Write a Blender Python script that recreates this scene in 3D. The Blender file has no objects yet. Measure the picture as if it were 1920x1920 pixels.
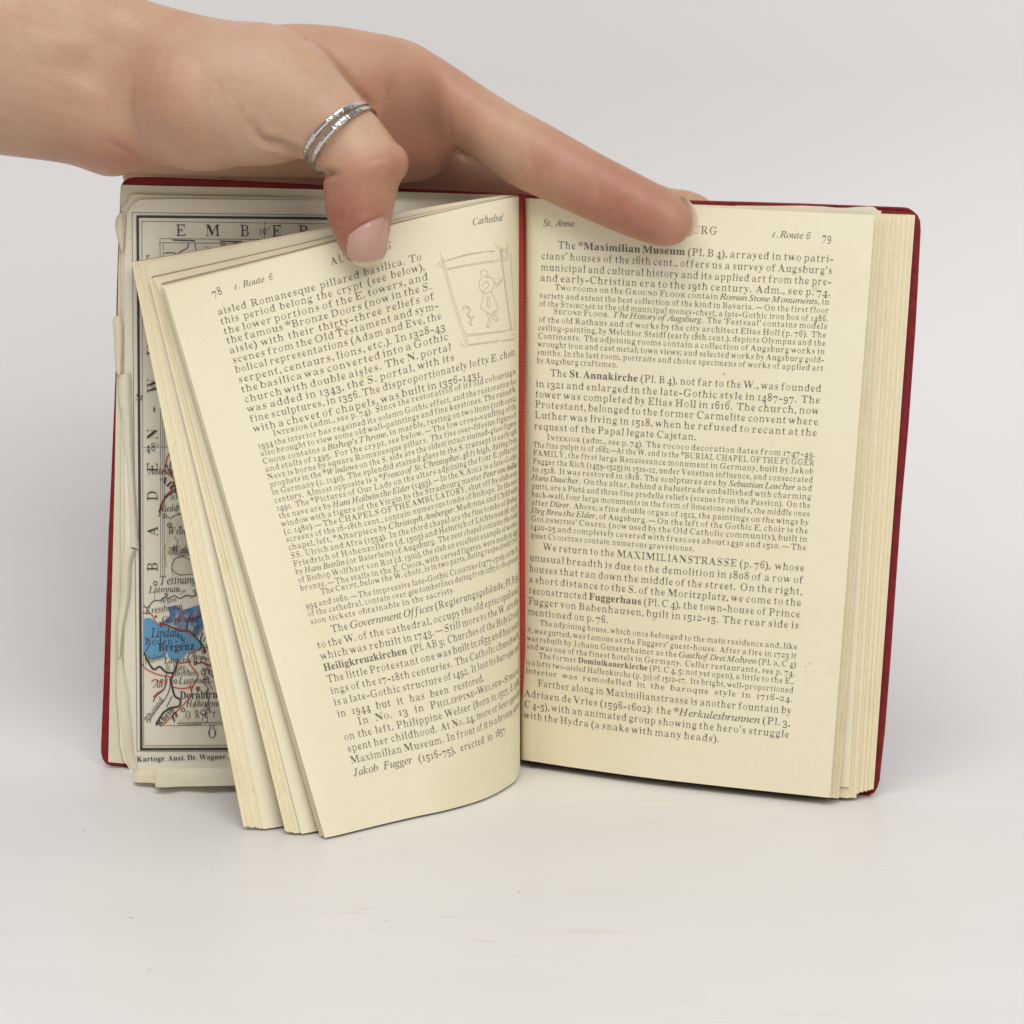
import bpy, bmesh, math, random, unicodedata
import numpy as np
from mathutils import Vector
from mathutils.bvhtree import BVHTree
random.seed(7); rng = np.random.default_rng(7)
S = bpy.context.scene
COL = S.collection

# ------------------------------------------------------------------ camera, world, lamps
FPX, CAMZ, PITCH = 4200.0, 0.146, math.radians(7.0)
cd = bpy.data.cameras.new('camera'); cam = bpy.data.objects.new('camera', cd); COL.objects.link(cam)
cd.sensor_width = 36.0; cd.lens = FPX/1920*36; cd.clip_start = 0.02; cd.clip_end = 20
cam.location = (0, 0, CAMZ); cam.rotation_euler = (math.radians(90)-PITCH, 0, 0)
S.camera = cam
w = bpy.data.worlds.new('World'); S.world = w; w.use_nodes = True
bg = w.node_tree.nodes['Background']; bg.inputs[0].default_value = (0.95, 0.97, 1.0, 1); bg.inputs[1].default_value = 0.26

def area(name, loc, target, sx, sy, power, color):
    l = bpy.data.lights.new(name, 'AREA'); l.shape = 'RECTANGLE'; l.size = sx; l.size_y = sy; l.energy = power; l.color = color
    o = bpy.data.objects.new(name, l); COL.objects.link(o); o.location = loc
    o.rotation_euler = (Vector(target)-Vector(loc)).to_track_quat('-Z', 'Y').to_euler()
    return o
area('softbox_lamp', (-0.30, -0.55, 1.95), (0, 0.6, 0.05), 1.9, 1.4, 28, (1.0, 0.985, 0.95))
area('softbox_lamp', (0.70, -1.0, 1.0), (0, 0.6, 0.08), 1.2, 0.9, 12.5, (1.0, 0.985, 0.96))
S.view_settings.view_transform = 'Standard'; S.view_settings.look = 'None'
S.view_settings.exposure = 0.0; S.view_settings.gamma = 1.0
S.cycles.max_bounces = 8

CT, ST = math.cos(PITCH), math.sin(PITCH)
def ray(px, py):
    xc = (px-960)/FPX; yc = -(py-960)/FPX
    return xc, CT+yc*ST, -ST+yc*CT
def U(px, py, y):                 # point at depth y seen at picture point px,py
    dx, dy, dz = ray(px, py); t = y/dy
    return np.array((dx*t, y, CAMZ+dz*t))
def UT(px, py, z=0.0):            # point at height z
    dx, dy, dz = ray(px, py); t = (z-CAMZ)/dz
    return np.array((dx*t, dy*t, z))
def PJ(P):
    P = np.asarray(P); x = P[..., 0]; y = P[..., 1]; z = P[..., 2]-CAMZ
    d = y*CT - z*ST; up = y*ST + z*CT
    return np.stack((960+FPX*x/d, 960-FPX*up/d), -1)

# ------------------------------------------------------------------ objects
def link(name, data, parent=None):
    o = bpy.data.objects.new(name, data); COL.objects.link(o)
    if parent is not None: o.parent = parent; o.matrix_parent_inverse = parent.matrix_world.inverted()
    return o
def empty(name, loc, label, cat):
    o = bpy.data.objects.new(name, None); COL.objects.link(o); o.empty_display_size = 0.02; o.location = loc
    bpy.context.view_layer.update(); o['label'] = label; o['category'] = cat
    return o
def mesh_obj(name, V, F, mat, parent=None, smooth=True):
    me = bpy.data.meshes.new(name); me.from_pydata([tuple(map(float, p)) for p in V], [], [tuple(map(int, f)) for f in F])
    if smooth: me.polygons.foreach_set('use_smooth', [True]*len(me.polygons))
    me.update(); me.validate()
    if isinstance(mat, (list, tuple)):
        for m_ in mat: me.materials.append(m_)
    else: me.materials.append(mat)
    return link(name, me, parent)

# ------------------------------------------------------------------ materials
def mat(name, base, rough=0.6, **kw):
    m = bpy.data.materials.new(name); m.use_nodes = True
    b = m.node_tree.nodes['Principled BSDF']
    b.inputs['Base Color'].default_value = (*base, 1); b.inputs['Roughness'].default_value = rough
    for k, v in kw.items(): b.inputs[k.replace('_', ' ')].default_value = v
    return m
class N:
    def __init__(s, m): s.t = m.node_tree; s.b = s.t.nodes['Principled BSDF']; s.tc = s.t.nodes.new('ShaderNodeTexCoord')
    def new(s, t, **kw):
        n = s.t.nodes.new(t)
        for k, v in kw.items(): setattr(n, k, v)
        return n
    def L(s, a, b): s.t.links.new(a, b)
    def noise(s, scale, stretch=(1, 1, 1), rot=(0, 0, 0), detail=4, rough=0.55):
        mp = s.new('ShaderNodeMapping'); mp.inputs['Scale'].default_value = stretch; mp.inputs['Rotation'].default_value = rot
        s.L(s.tc.outputs['Object'], mp.inputs['Vector'])
        n = s.new('ShaderNodeTexNoise'); n.inputs['Scale'].default_value = scale; n.inputs['Detail'].default_value = detail; n.inputs['Roughness'].default_value = rough
        s.L(mp.outputs[0], n.inputs['Vector']); return n.outputs['Fac']
    def ramp(s, f, stops):
        r = s.new('ShaderNodeValToRGB'); e = r.color_ramp.elements
        e[0].position, e[0].color = stops[0][0], (*stops[0][1], 1); e[1].position, e[1].color = stops[-1][0], (*stops[-1][1], 1)
        for p, c in stops[1:-1]:
            k = e.new(p); k.color = (*c, 1)
        s.L(f, r.inputs['Fac']); return r.outputs['Color']
    def mix(s, a, b, f, mode='MIX'):
        n = s.new('ShaderNodeMix', data_type='RGBA', blend_type=mode)
        for v, i in ((f, 0), (a, 6), (b, 7)):
            if isinstance(v, (int, float)): n.inputs[i].default_value = v
            elif isinstance(v, tuple): n.inputs[i].default_value = (*v, 1)
            else: s.L(v, n.inputs[i])
        return n.outputs[2]
    def bump(s, f, strength, dist):
        n = s.new('ShaderNodeBump'); n.inputs['Strength'].default_value = strength; n.inputs['Distance'].default_value = dist
        s.L(f, n.inputs['Height'])
        if s.b.inputs['Normal'].links: s.L(s.b.inputs['Normal'].links[0].from_socket, n.inputs['Normal'])
        s.L(n.outputs[0], s.b.inputs['Normal'])
    def color(s, c): s.L(c, s.b.inputs['Base Color'])

def paper(name, base, spot, fibre=0.25, lowbump=0.0006):
    m = mat(name, base, 0.62); n = N(m); m.node_tree.nodes['Principled BSDF'].inputs['Specular IOR Level'].default_value = 0.25
    c = n.mix(base, spot, n.ramp(n.noise(28, detail=5), [(0.45, (0, 0, 0)), (0.75, (1, 1, 1))]))
    c = n.mix(c, tuple(x*0.93 for x in base), n.ramp(n.noise(900, detail=2), [(0.5, (0, 0, 0)), (0.8, (0.5, 0.5, 0.5))]))
    c = n.mix(c, (0.45, 0.34, 0.18), n.mix((0, 0, 0), n.ramp(n.noise(300, detail=1), [(.765, (0, 0, 0)), (.80, (.8, .8, .8))]), n.ramp(n.noise(31, detail=1), [(.5, (0, 0, 0)), (.6, (1, 1, 1))])))
    n.color(c)
    n.bump(n.noise(1800, detail=3), 0.12*fibre*4, 0.00006); n.bump(n.noise(22, (1, 1, .35), detail=2), 0.35, lowbump)
    return m
M_page = paper('page_paper', (0.83, 0.765, 0.565), (0.80, 0.72, 0.50))
M_map = paper('map_paper', (0.87, 0.82, 0.67), (0.83, 0.765, 0.60))
M_end = paper('endpaper', (0.78, 0.735, 0.54), (0.73, 0.675, 0.475))
M_edge = mat('page_edge_paper', (0.78, 0.69, 0.47), 0.75, Specular_IOR_Level=.15); n = N(M_edge)
c = n.mix((0.85, 0.775, 0.56), (0.74, 0.63, 0.41), n.ramp(n.noise(260, (14, 14, .22), detail=5, rough=.7), [(0.35, (0, 0, 0)), (0.72, (1, 1, 1))]))
c = n.mix(c, (0.66, 0.53, 0.31), n.ramp(n.noise(45, (2, 2, 1), detail=4), [(0.60, (0, 0, 0)), (0.80, (0.7, 0.7, 0.7))])); n.color(c)
n.bump(n.noise(300, (14, 14, .15), detail=3), 0.4, 0.0002)
M_dust_shade = mat('dusty_edge_gap_shade', (0.40, 0.32, 0.23), 0.85); n = N(M_dust_shade)  # dust on the top edges, and painted shade on the added gap leaves
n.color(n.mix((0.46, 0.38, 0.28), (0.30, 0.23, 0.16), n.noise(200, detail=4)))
M_torn = paper('torn_paper', (0.80, 0.75, 0.58), (0.70, 0.60, 0.40), lowbump=0.0012)
M_red = mat('red_cover_cloth', (0.235, 0.011, 0.016), 0.5, Specular_IOR_Level=.3); n = N(M_red)
c = n.mix((0.24, 0.010, 0.014), (0.15, 0.006, 0.009), n.ramp(n.noise(420, detail=4), [(0.4, (0, 0, 0)), (0.7, (1, 1, 1))])); n.color(c)
n.bump(n.noise(1700, detail=3), 0.5, 0.0003)
M_ribbon = mat('red_ribbon', (0.42, 0.02, 0.012), 0.5); n = N(M_ribbon)
wv = n.new('ShaderNodeTexWave', bands_direction='Z'); wv.inputs['Scale'].default_value = 330; wv.inputs['Distortion'].default_value = .6
n.L(n.tc.outputs['Object'], wv.inputs['Vector']); n.bump(wv.outputs['Fac'], 0.35, 0.0002)
n.color(n.mix((0.42, 0.020, 0.013), (0.33, 0.014, 0.010), wv.outputs['Fac']))
M_ink = mat('black_ink', (0.135, 0.125, 0.105), 0.55)
M_inkg = mat('fine_grey_ink', (0.42, 0.39, 0.31), 0.6)
M_inkb = mat('map_black_ink', (0.05, 0.05, 0.05), 0.6)
M_inkred = mat('map_red_ink', (0.62, 0.10, 0.04), 0.5)
M_lake = mat('map_blue_ink', (0.14, 0.37, 0.58), 0.6)
M_lake2 = mat('map_deep_blue_ink', (0.10, 0.25, 0.46), 0.5); n = N(M_lake2)
n.color(n.mix((0.07, 0.19, 0.42), (0.40, 0.46, 0.50), n.ramp(n.noise(420, (1, 1, .5), detail=5, rough=.7), [(0.45, (0, 0, 0)), (0.62, (1, 1, 1))])))
M_relief = mat('map_brown_relief_ink', (0.5, 0.42, 0.32), 0.6); n = N(M_relief)
n.color(n.mix((0.82, 0.755, 0.61), (0.62, 0.54, 0.42), n.ramp(n.noise(330, detail=6, rough=.7), [(0.35, (0, 0, 0)), (0.7, (1, 1, 1))])))

# ------------------------------------------------------------------ setting: one white sweep, table in front and backdrop behind
TROT = math.radians(-5.0)
def sweep(name, prof, xs, m, nsub=1):
    V = []; F = []; ca, sa = math.cos(TROT), math.sin(TROT)
    for (y, z) in prof:
        for x in xs:
            yy = y-0.607; V.append((x*ca-yy*sa, 0.607+x*sa+yy*ca, z))
    nx = len(xs)
    for i in range(len(prof)-1):
        for j in range(nx-1): F.append((i*nx+j, i*nx+j+1, (i+1)*nx+j+1, (i+1)*nx+j))
    return mesh_obj(name, V, F, m)
M_table = mat('white_painted_table', (0.79, 0.765, 0.73), 0.42, Specular_IOR_Level=0.35); n = N(M_table)
c = n.mix((0.79, 0.775, 0.755), (0.765, 0.75, 0.73), n.ramp(n.noise(9, (1, 3.2, 1), detail=5), [(0.35, (0, 0, 0)), (0.7, (1, 1, 1))]))
st = n.ramp(n.noise(30, (1, 9, 1), rot=(0, 0, .12), detail=6, rough=.62), [(0.60, (0, 0, 0)), (0.67, (1, 1, 1))])
c = n.mix(c, (0.68, 0.63, 0.56), n.mix((0, 0, 0), st, n.ramp(n.noise(14, detail=2), [(.5, (0, 0, 0)), (.63, (.55, .55, .55))]), 'MIX'))
sp = n.ramp(n.noise(420, (1, 1, 1), detail=1), [(0.75, (0, 0, 0)), (0.78, (1, 1, 1))])
c = n.mix(c, (0.38, 0.30, 0.24), n.mix((0, 0, 0), sp, n.ramp(n.noise(35, detail=1), [(.55, (0, 0, 0)), (.6, (.8, .8, .8))])))
n.color(c); n.bump(n.noise(60, (1, 5, 1), rot=(0, 0, .1), detail=5), 0.25, 0.0004)
M_wall = mat('white_backdrop', (0.78, 0.768, 0.755), 0.42, Specular_IOR_Level=0.35); n = N(M_wall)
n.color(n.mix((0.775, 0.770, 0.772), (0.755, 0.750, 0.752), n.noise(5))); n.bump(n.noise(700, detail=3), 0.10, 0.0002)
xs = [i*0.1 for i in range(-14, 15)]
o = sweep('table', [(-0.6, 0), (0.2, 0), (0.5, 0), (0.607, 0)], xs, M_table); o['kind'] = 'structure'; o['label'] = 'white painted table top with faint brownish scratches'
R = 0.20; prof = [(0.607+R*math.sin(a), R-R*math.cos(a)-0.0002) for a in [math.radians(90)*i/20 for i in range(21)]]
prof += [(0.607+R, z) for z in (.2, .4, .8, 1.3)]
o = sweep('backdrop', prof, xs, M_wall); o['kind'] = 'structure'; o['label'] = 'plain pale grey backdrop curving up behind the book'

# ------------------------------------------------------------------ curves and sheets
def catmull(P, m=24):
    P = np.asarray(P, float); E0 = 2*P[0]-P[1]; E1 = 2*P[-1]-P[-2]; Q = np.vstack((E0, P, E1)); out = []
    for i in range(1, len(Q)-2):
        p0, p1, p2, p3 = Q[i-1:i+3]
        for k in range(m):
            t = k/m
            out.append(0.5*((2*p1)+(-p0+p2)*t+(2*p0-5*p1+4*p2-p3)*t*t+(-p0+3*p1-3*p2+p3)*t**3))
    out.append(P[-1]); return np.array(out)
class Curve:
    def __init__(s, P, m=24):
        s.Q = catmull(P, m); d = np.linalg.norm(np.diff(s.Q, axis=0), axis=1); s.s = np.concatenate(([0], np.cumsum(d))); s.L = s.s[-1]; s.s = s.s/s.L
    def __call__(s, u):
        u = np.asarray(u, float)
        r = np.stack([np.interp(u, s.s, s.Q[:, k]) for k in range(3)], -1)
        over = np.maximum(u-1, 0)[..., None]*s.L; d = s.Q[-1]-s.Q[-4]; d = d/np.linalg.norm(d)
        return r+over*d
class Sheet:
    def __init__(s, top, bot, dt=None, db=None, pw=1.15):
        s.t, s.b = top, bot; s.dt = np.zeros(3) if dt is None else dt; s.db = np.zeros(3) if db is None else db; s.pw = pw
        s.W = (top.L+bot.L)/2; s.H = np.linalg.norm(top(0.5)-bot(0.5)); s.flip = 1; s.bow = 0
        P = s(np.array([.6]), np.array([.5])); s.flip = 1
        if (s.nrm(np.array([.6]), np.array([.5]))[0] @ (np.array((0, 0, CAMZ))-P[0])) < 0: s.flip = -1
        s.grid = None
    def __call__(s, u, v):
        u = np.asarray(u, float); v = np.asarray(v, float)
        T = s.t(u)+(np.clip(u, 0, None)**s.pw)[..., None]*s.dt; B = s.b(u)+(np.clip(u, 0, None)**s.pw)[..., None]*s.db
        return T*(1-v)[..., None]+B*v[..., None]
    def nrm(s, u, v):
        e = 0.004; a = s(u+e, v)-s(u-e, v); b = s(u, v+e)-s(u, v-e); n = np.cross(a, b); return s.flip*n/np.linalg.norm(n, axis=-1, keepdims=True)
    def inv(s, px, py):
        if s.grid is None:
            uu, vv = np.meshgrid(np.linspace(0.0, 1.05, 150), np.linspace(-.05, 1.05, 150)); s.grid = (uu, vv, PJ(s(uu, vv)))
            # front facing samples only
            nn = s.nrm(uu, vv); vw = np.array((0, 0, CAMZ))-s(uu, vv); s.ff = (nn*vw).sum(-1) > 0
        uu, vv, G = s.grid; d = (G[..., 0]-px)**2+(G[..., 1]-py)**2; d = np.where(s.ff, d, 1e12)
        i = np.unravel_index(np.argmin(d), d.shape); x = np.array([uu[i], vv[i]])
        for _ in range(8):
            p = PJ(s(x[0:1], x[1:2]))[0]; r = np.array((px, py))-p
            if abs(r).max() < 1e-3: break
            e = 1e-4; J = np.stack(((PJ(s(x[0:1]+e, x[1:2]))[0]-p)/e, (PJ(s(x[0:1], x[1:2]+e))[0]-p)/e), 1)
            try: st_ = np.linalg.solve(J, r)
            except Exception: break
            x = x+np.clip(st_, -.03, .03)
        return x
def leaf_arrays(sh, th, nu=26, nv=12, u1=1.0, v0=0.0, v1=1.0, wav=0.0, ragged=0.0, seed=0, corner=0.0):
    r = np.random.default_rng(seed); uu, vv = np.meshgrid(np.linspace(0, u1, nu), np.linspace(v0, v1, nv))
    if ragged: uu[:, -1] += r.normal(0, ragged, nv)
    if corner:   # rounded outer corners
        for j in (0, nv-1):
            uu[j, -1] -= corner; 
    P = sh(uu, vv); Nn = sh.nrm(uu, vv)
    if wav:
        ph = r.uniform(0, 6, 3); P = P+Nn*(wav*uu*np.sin(uu*5+vv*4+ph[0])*np.cos(vv*3+ph[1]))[..., None]
    B = P-Nn*th; V = np.concatenate((P.reshape(-1, 3), B.reshape(-1, 3))); V = np.concatenate((V, V)); n0 = nu*nv; F = []
    for j in range(nv-1):
        for i in range(nu-1):
            a = j*nu+i; F.append((a, a+1, a+nu+1, a+nu)); F.append((n0+a+nu, n0+a+nu+1, n0+a+1, n0+a))
    E = []
    for j in range(nv-1): a = j*nu+nu-1; E.append((a, n0+a, n0+a+nu, a+nu))
    for i in range(nu-1):
        E.append((i, n0+i, n0+i+1, i+1)); a = (nv-1)*nu+i; E.append((a, a+1, n0+a+1, n0+a))
    E = [tuple(x+2*n0 for x in f) for f in E]
    top = [2 if (k >= nv-1 and (k-nv+1) % 2 == 0) else 1 for k in range(len(E))]
    return V, F, E, top
def leaf_obj(name, sheets, th, parent, mats=None, **kw):
    VV = []; FF = []; mi = []; off = 0
    for k, sh in enumerate(sheets):
        V, F, E, tp = leaf_arrays(sh, th, seed=k+kw.get('seed0', 0), **{a: b for a, b in kw.items() if a != 'seed0'})
        VV.append(V); FF += [tuple(x+off for x in f) for f in F]+[tuple(x+off for x in f) for f in E]; mi += [0]*len(F)+tp; off += len(V)
    o = mesh_obj(name, np.concatenate(VV), FF, (mats or [M_page, M_edge])+[M_dust_shade], parent)
    o.data.polygons.foreach_set('material_index', mi)
    sm = [m_ == 0 for m_ in mi]; o.data.polygons.foreach_set('use_smooth', sm)
    return o

# ------------------------------------------------------------------ lettering: glyph outlines laid on the paper as thin ink
GL = {}
def glyph(ch, style):
    key = (ch, style)
    if key in GL: return GL[key]
    c = ch; o_ = ord(ch)
    if 'A' <= ch <= 'Z': c = chr((0x1D434 if style == 'i' else 0x1D400)+o_-65)
    elif 'a' <= ch <= 'z': c = '\u210e' if (style == 'i' and ch == 'h') else chr((0x1D434 if style == 'i' else 0x1D400)+26+o_-97)
    elif ch.isdigit(): c = chr(0x1D7CE+int(ch))
    cu = bpy.data.curves.new('glyph', 'FONT'); cu.body = c; cu.size = 1.0; cu.resolution_u = 2
    ob = bpy.data.objects.new('glyph', cu); COL.objects.link(ob)
    dg = bpy.context.evaluated_depsgraph_get(); me = ob.evaluated_get(dg).to_mesh()
    V = np.array([(v.co.x, v.co.y) for v in me.vertices]); T = []
    me.calc_loop_triangles(); T = np.array([t.vertices[:] for t in me.loop_triangles])
    ob.evaluated_get(dg).to_mesh_clear(); bpy.data.objects.remove(ob); bpy.data.curves.remove(cu)
    if len(V) == 0: GL[key] = (V, T, 0.25); return GL[key]
    x0, x1 = V[:, 0].min(), V[:, 0].max(); adv = x1+max(x0, 0.015)
    if style == 'r' and (ch.isalnum()): V = thin(V, T, 0.036 if ch.isdigit() else 0.040, .22 if ch.isdigit() else .31)
    if style == 'i' and ch.isdigit(): V = thin(V, T, 0.036); V = V+np.stack((V[:, 1]*0.2, V[:, 1]*0), 1)
    if style == 'i' and ch.isalpha(): V = V.copy()
    GL[key] = (V, T, adv); return GL[key]
def thin(V, T, d, q=.31):               # narrows the upright strokes of the heavy face to book weight
    E = {}
    for t in T:
        for a, b in ((t[0], t[1]), (t[1], t[2]), (t[2], t[0])): E[(a, b)] = E.get((a, b), 0)+1
    B = [(a, b) for (a, b) in E if (b, a) not in E]
    nx = np.zeros(len(V)); ar = 0
    t0 = T[0]; ar = np.cross(V[t0[1]]-V[t0[0]], V[t0[2]]-V[t0[0]]); sg = 1 if ar > 0 else -1
    for a, b in B:
        e = V[b]-V[a]; L = np.linalg.norm(e)+1e-9; nxx = sg*e[1]/L
        nx[a] += nxx*.5; nx[b] += nxx*.5
    A = np.array([V[a] for a, b in B]); C = np.array([V[b] for a, b in B]); out = V.copy()
    for i, p in enumerate(V):
        if abs(nx[i]) < .25: continue
        dirx = -1 if nx[i] > 0 else 1; yy = p[1]+1e-4
        m_ = ((A[:, 1] > yy) != (C[:, 1] > yy)); 
        if not m_.any(): continue
        xs_ = A[m_, 0]+(yy-A[m_, 1])/(C[m_, 1]-A[m_, 1])*(C[m_, 0]-A[m_, 0]); ds = (xs_-p[0])*dirx; ds = ds[ds > 0.008]
        if len(ds) == 0: continue
        t = ds.min(); out[i, 0] += dirx*min(d, q*t, 0.040)*min(1, abs(nx[i])*1.3)
    return out
class Ink:
    def __init__(s): s.V = []; s.F = []; s.n = 0
    def add(s, V, F): s.V.append(V); s.F.append(np.asarray(F)+s.n); s.n += len(V)
    def build(s, name, m, parent):
        if not s.V: return None
        V = np.concatenate(s.V).astype(np.float32); F = np.concatenate(s.F).astype(np.int32)
        me = bpy.data.meshes.new(name); me.vertices.add(len(V)); me.vertices.foreach_set('co', V.ravel())
        me.loops.add(len(F)*3); me.loops.foreach_set('vertex_index', F.ravel()); me.polygons.add(len(F))
        me.polygons.foreach_set('loop_start', np.arange(0, len(F)*3, 3, dtype=np.int32)); me.update(calc_edges=True); me.validate()
        me.materials.append(m); o = link(name, me, parent); return o
OLD = {'3': -.20, '4': -.20, '5': -.20, '7': -.20, '9': -.20}
def tokens(s):
    st = 'r'; sc = False; out = []
    for ch in s:
        if ch == '~': st = 'r' if st == 'i' else 'i'
        elif ch == '^': st = 'r' if st == 'b' else 'b'
        elif ch == '|': sc = not sc
        else:
            for q in unicodedata.normalize('NFD', ch): out.append((q, st, sc))
    return out
def layout(s, size, xs):
    """list of (V2, T, x) and word gaps"""
    items = []; x = 0; gaps = []; last = (0, 0)
    for ch, st, sc in tokens(s):
        if ch == ' ': gaps.append(len(items)); continue
        sx = size*xs; sy = size; dy = 0; g = ch
        if ch == '\u0308' or ch == '\u0300' or ch == '\u00b0':
            if ch == '\u0308':
                V, T, a = glyph('.', 'r'); V = V-V.mean(0); wd = last[1]
                for kx in (.3, .68): items.append((V*size*np.array((xs, 1)), T, last[0]+wd*kx, size*last[2], 0, len(gaps)))
            elif ch == '\u0300':
                V, T, a = glyph('`', 'r'); V = V-V.mean(0); items.append((V*size, T, last[0]+last[1]*.5, size*.6, 0, len(gaps)))
            else:
                V, T, a = glyph('o', 'r'); items.append((V*size*.55, T, x, size*.42, 0, len(gaps))); x += a*size*.6
            continue
        if st != 'b' and sc and 'a' <= ch <= 'z': g = ch.upper(); sx *= .74; sy *= .70; st_ = 'r'
        else: st_ = st
        if ch.isdigit() and not sc:
            if ch in '02': sy *= .70; sx *= .84
            elif ch == '1': g = 'I'; sy *= .68; sx *= .92
            elif ch in OLD: dy = OLD[ch]*size; sy *= .94; sx *= .86
            else: sx *= .86
        if ch == '*': st_ = 'b'; sx *= 1.15; sy *= 1.15; dy = -.05*size
        if ch == '-': sx *= 1.15
        if ch == '\u2014': sx *= .75
        V, T, a = glyph(g, st_)
        if len(V) == 0: x += a*sx; continue
        items.append((V*np.array((sx, sy))+np.array((0, dy)), T, x, 0, a*sx, len(gaps))); last = (x, a*sx, .80 if (ch.isupper()) else .62); x += a*sx+(size*.020)
    return items, x, len(gaps)
def put(ink, sh, s, a, b=None, size=0.003, xs=1.1, just=True, up=None, eps=0.00007, stretch=None, nat=False, wob=0.0):
    """lay the line s on sheet sh with its baseline running from uv a to uv b"""
    a = np.asarray(a, float); b = np.asarray(b, float); M = np.array((sh.W, sh.H)); d = (b-a)*M; L = np.linalg.norm(d); d = d/L
    n = np.array((d[1], -d[0]));                         # towards the head of the page (v grows downwards)
    if sh.mir: n = -n
    items, wd, ng = layout(s, size, xs); k = 1.0; gap = size*.30
    if just:
        if ng: gap = (L-wd)/ng
        if not ng or gap < size*.17:
            gap = size*.17 if ng else 0; k = (L-gap*ng)/wd
        elif gap > size*.62: k = min(1.12, (L-size*.62*ng)/wd); gap = (L-wd*k)/ng
    Vs = []; Ts = []; off = 0
    for (V, T, x, dy, adv, gi) in items:
        X = (x+V[:, 0])*k+gi*gap; Y = V[:, 1]+dy; Vs.append(np.stack((X, Y), 1)); Ts.append(T+off); off += len(V)
    V2 = np.concatenate(Vs); T = np.concatenate(Ts)
    uv = a+(V2[:, :1]*d+V2[:, 1:]*n)/M
    P = sh(uv[:, 0], uv[:, 1])+sh.nrm(uv[:, 0], uv[:, 1])*eps
    ink.add(P, T)
def stroke(ink, sh, pts, wpx=1.0, eps=0.00007, px=True, closed=False, jit=0.0, uvin=False, dens=7):
    """polyline of ink; pts in picture points on the sheet"""
    uv = np.array([sh.inv(*p) for p in pts]) if not uvin else np.array(pts, float)
    if closed: uv = np.vstack((uv, uv[:1]))
    M = np.array((sh.W, sh.H)); Q = []
    for i in range(len(uv)-1):
        L = np.linalg.norm((uv[i+1]-uv[i])*M); k = max(1, int(L/0.002))
        for j in range(k): Q.append(uv[i]+(uv[i+1]-uv[i])*j/k)
    Q.append(uv[-1]); Q = np.array(Q)
    if jit: Q = Q+rng.normal(0, jit, Q.shape)/M
    m = Q*M; t = np.gradient(m, axis=0); t /= (np.linalg.norm(t, axis=1, keepdims=True)+1e-9); nn = np.stack((-t[:, 1], t[:, 0]), 1)
    h = wpx*0.000138/2; A = (m+nn*h)/M; B = (m-nn*h)/M; uvs = np.concatenate((A, B))
    P = sh(uvs[:, 0], uvs[:, 1])+sh.nrm(uvs[:, 0], uvs[:, 1])*eps; k = len(Q); F = []
    for i in range(k-1): F += [(i, i+1, k+i+1), (i, k+i+1, k+i)]
    ink.add(P, F)
def smooth_pts(pts, m=4):
    Q = catmull([(p[0], p[1], 0) for p in pts], m); return [(q[0], q[1]) for q in Q]
def ring_px(cx, cy, r, k=14): return [(cx+r*math.cos(2*math.pi*i/k), cy+r*math.sin(2*math.pi*i/k)) for i in range(k)]
def fill(ink, sh, pts, eps):
    from mathutils.geometry import tessellate_polygon
    uv = np.array([sh.inv(*p) for p in pts]); T = tessellate_polygon([[Vector((p[0], p[1], 0)) for p in uv]])
    P = sh(uv[:, 0], uv[:, 1])+sh.nrm(uv[:, 0], uv[:, 1])*eps; ink.add(P, np.array(T))

TWL = 0.755
# ------------------------------------------------------------------ the book
book = empty('book', (0.0, 0.61, 0.0), 'open red clothbound guidebook standing upright on the table at pages 78 and 79', 'book')
GT, GB = (976, 371, .607), (975, 1441, .611)
# page 79
rt = Curve([U(*GT), U(984, 371, .602), U(1003, 372.5, .597), U(1100, 377, .5935), U(1300, 387.5, .588), U(1480, 396, .5845), U(1640, 403, .582)])
zb = .0022
rb = Curve([U(975, 1424, .6125), UT(982, 1425, zb), UT(1000, 1427.5, zb), UT(1068, 1438, zb), UT(1196, 1456, zb), UT(1324, 1471, zb), UT(1452, 1485, zb), UT(1556, 1496, zb)])
S79 = Sheet(rt, rb); S79.mir = False
# page 78
lt = Curve([U(*GT), U(974, 369.5, .601), U(966.5, 369, .595), U(940, 374, .5895), U(880, 387, .586), U(733, 423, .5835), U(623, 456, .583), U(470, 496.5, .5845), U(308, 538, .588)])
zb = .0006
lb = Curve([U(975, 1437, .6115), UT(974.5, 1446, zb), UT(971.5, 1455, zb), UT(960, 1469, zb), UT(912, 1496, zb), UT(844, 1517, zb), UT(775, 1532, zb), UT(706, 1548, zb), UT(637, 1565, zb), UT(609, 1571, zb)])
S78 = Sheet(lt, lb); S78.mir = True
def bundle(base, te, be, pw=1.15): return Sheet(base.t, base.b, te-base.t(1.0), be-base.b(1.0), pw)
def stack(name, base, t0, b0, t1, b1, n_, th, jit=0.0004, pw=1.15, **kw):
    shs = []
    for k in range(n_):
        f = k/(n_-1); s1 = .5-.5*math.cos(f*math.pi); f2 = .5*f+.5*s1
        te = t0+(t1-t0)*f2; be = b0+(b1-b0)*f2
        j = rng.normal(0, jit)
        te = te+np.array((j, 0, rng.normal(0, jit*.5))); be = be+np.array((j+rng.normal(0, jit*.4), 0, abs(rng.normal(0, jit*.4))))
        shs.append(bundle(base, te, be, pw))
    return leaf_obj(name, shs, th, book, mats=[M_edge, M_edge], **kw)
page = leaf_obj('page', [S78], .0001, book, nu=70, nv=16)
stack('leaf_stack', S78, U(306, 537.5, .5886), UT(606, 1569, .0006), U(302, 535, .5903), UT(600, 1566, .0006), 4, .0002, jit=.0002)
stack('leaf_stack', S78, U(298, 525.5, .5945), UT(563, 1563, .0006), U(283, 523, .5972), UT(539, 1561, .0008), 14, .00028)
stack('leaf_stack', S78, U(273, 492, .6010), UT(491, 1554, .0006), U(251, 493, .6035), UT(462, 1551, .001), 16, .00028)
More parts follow.
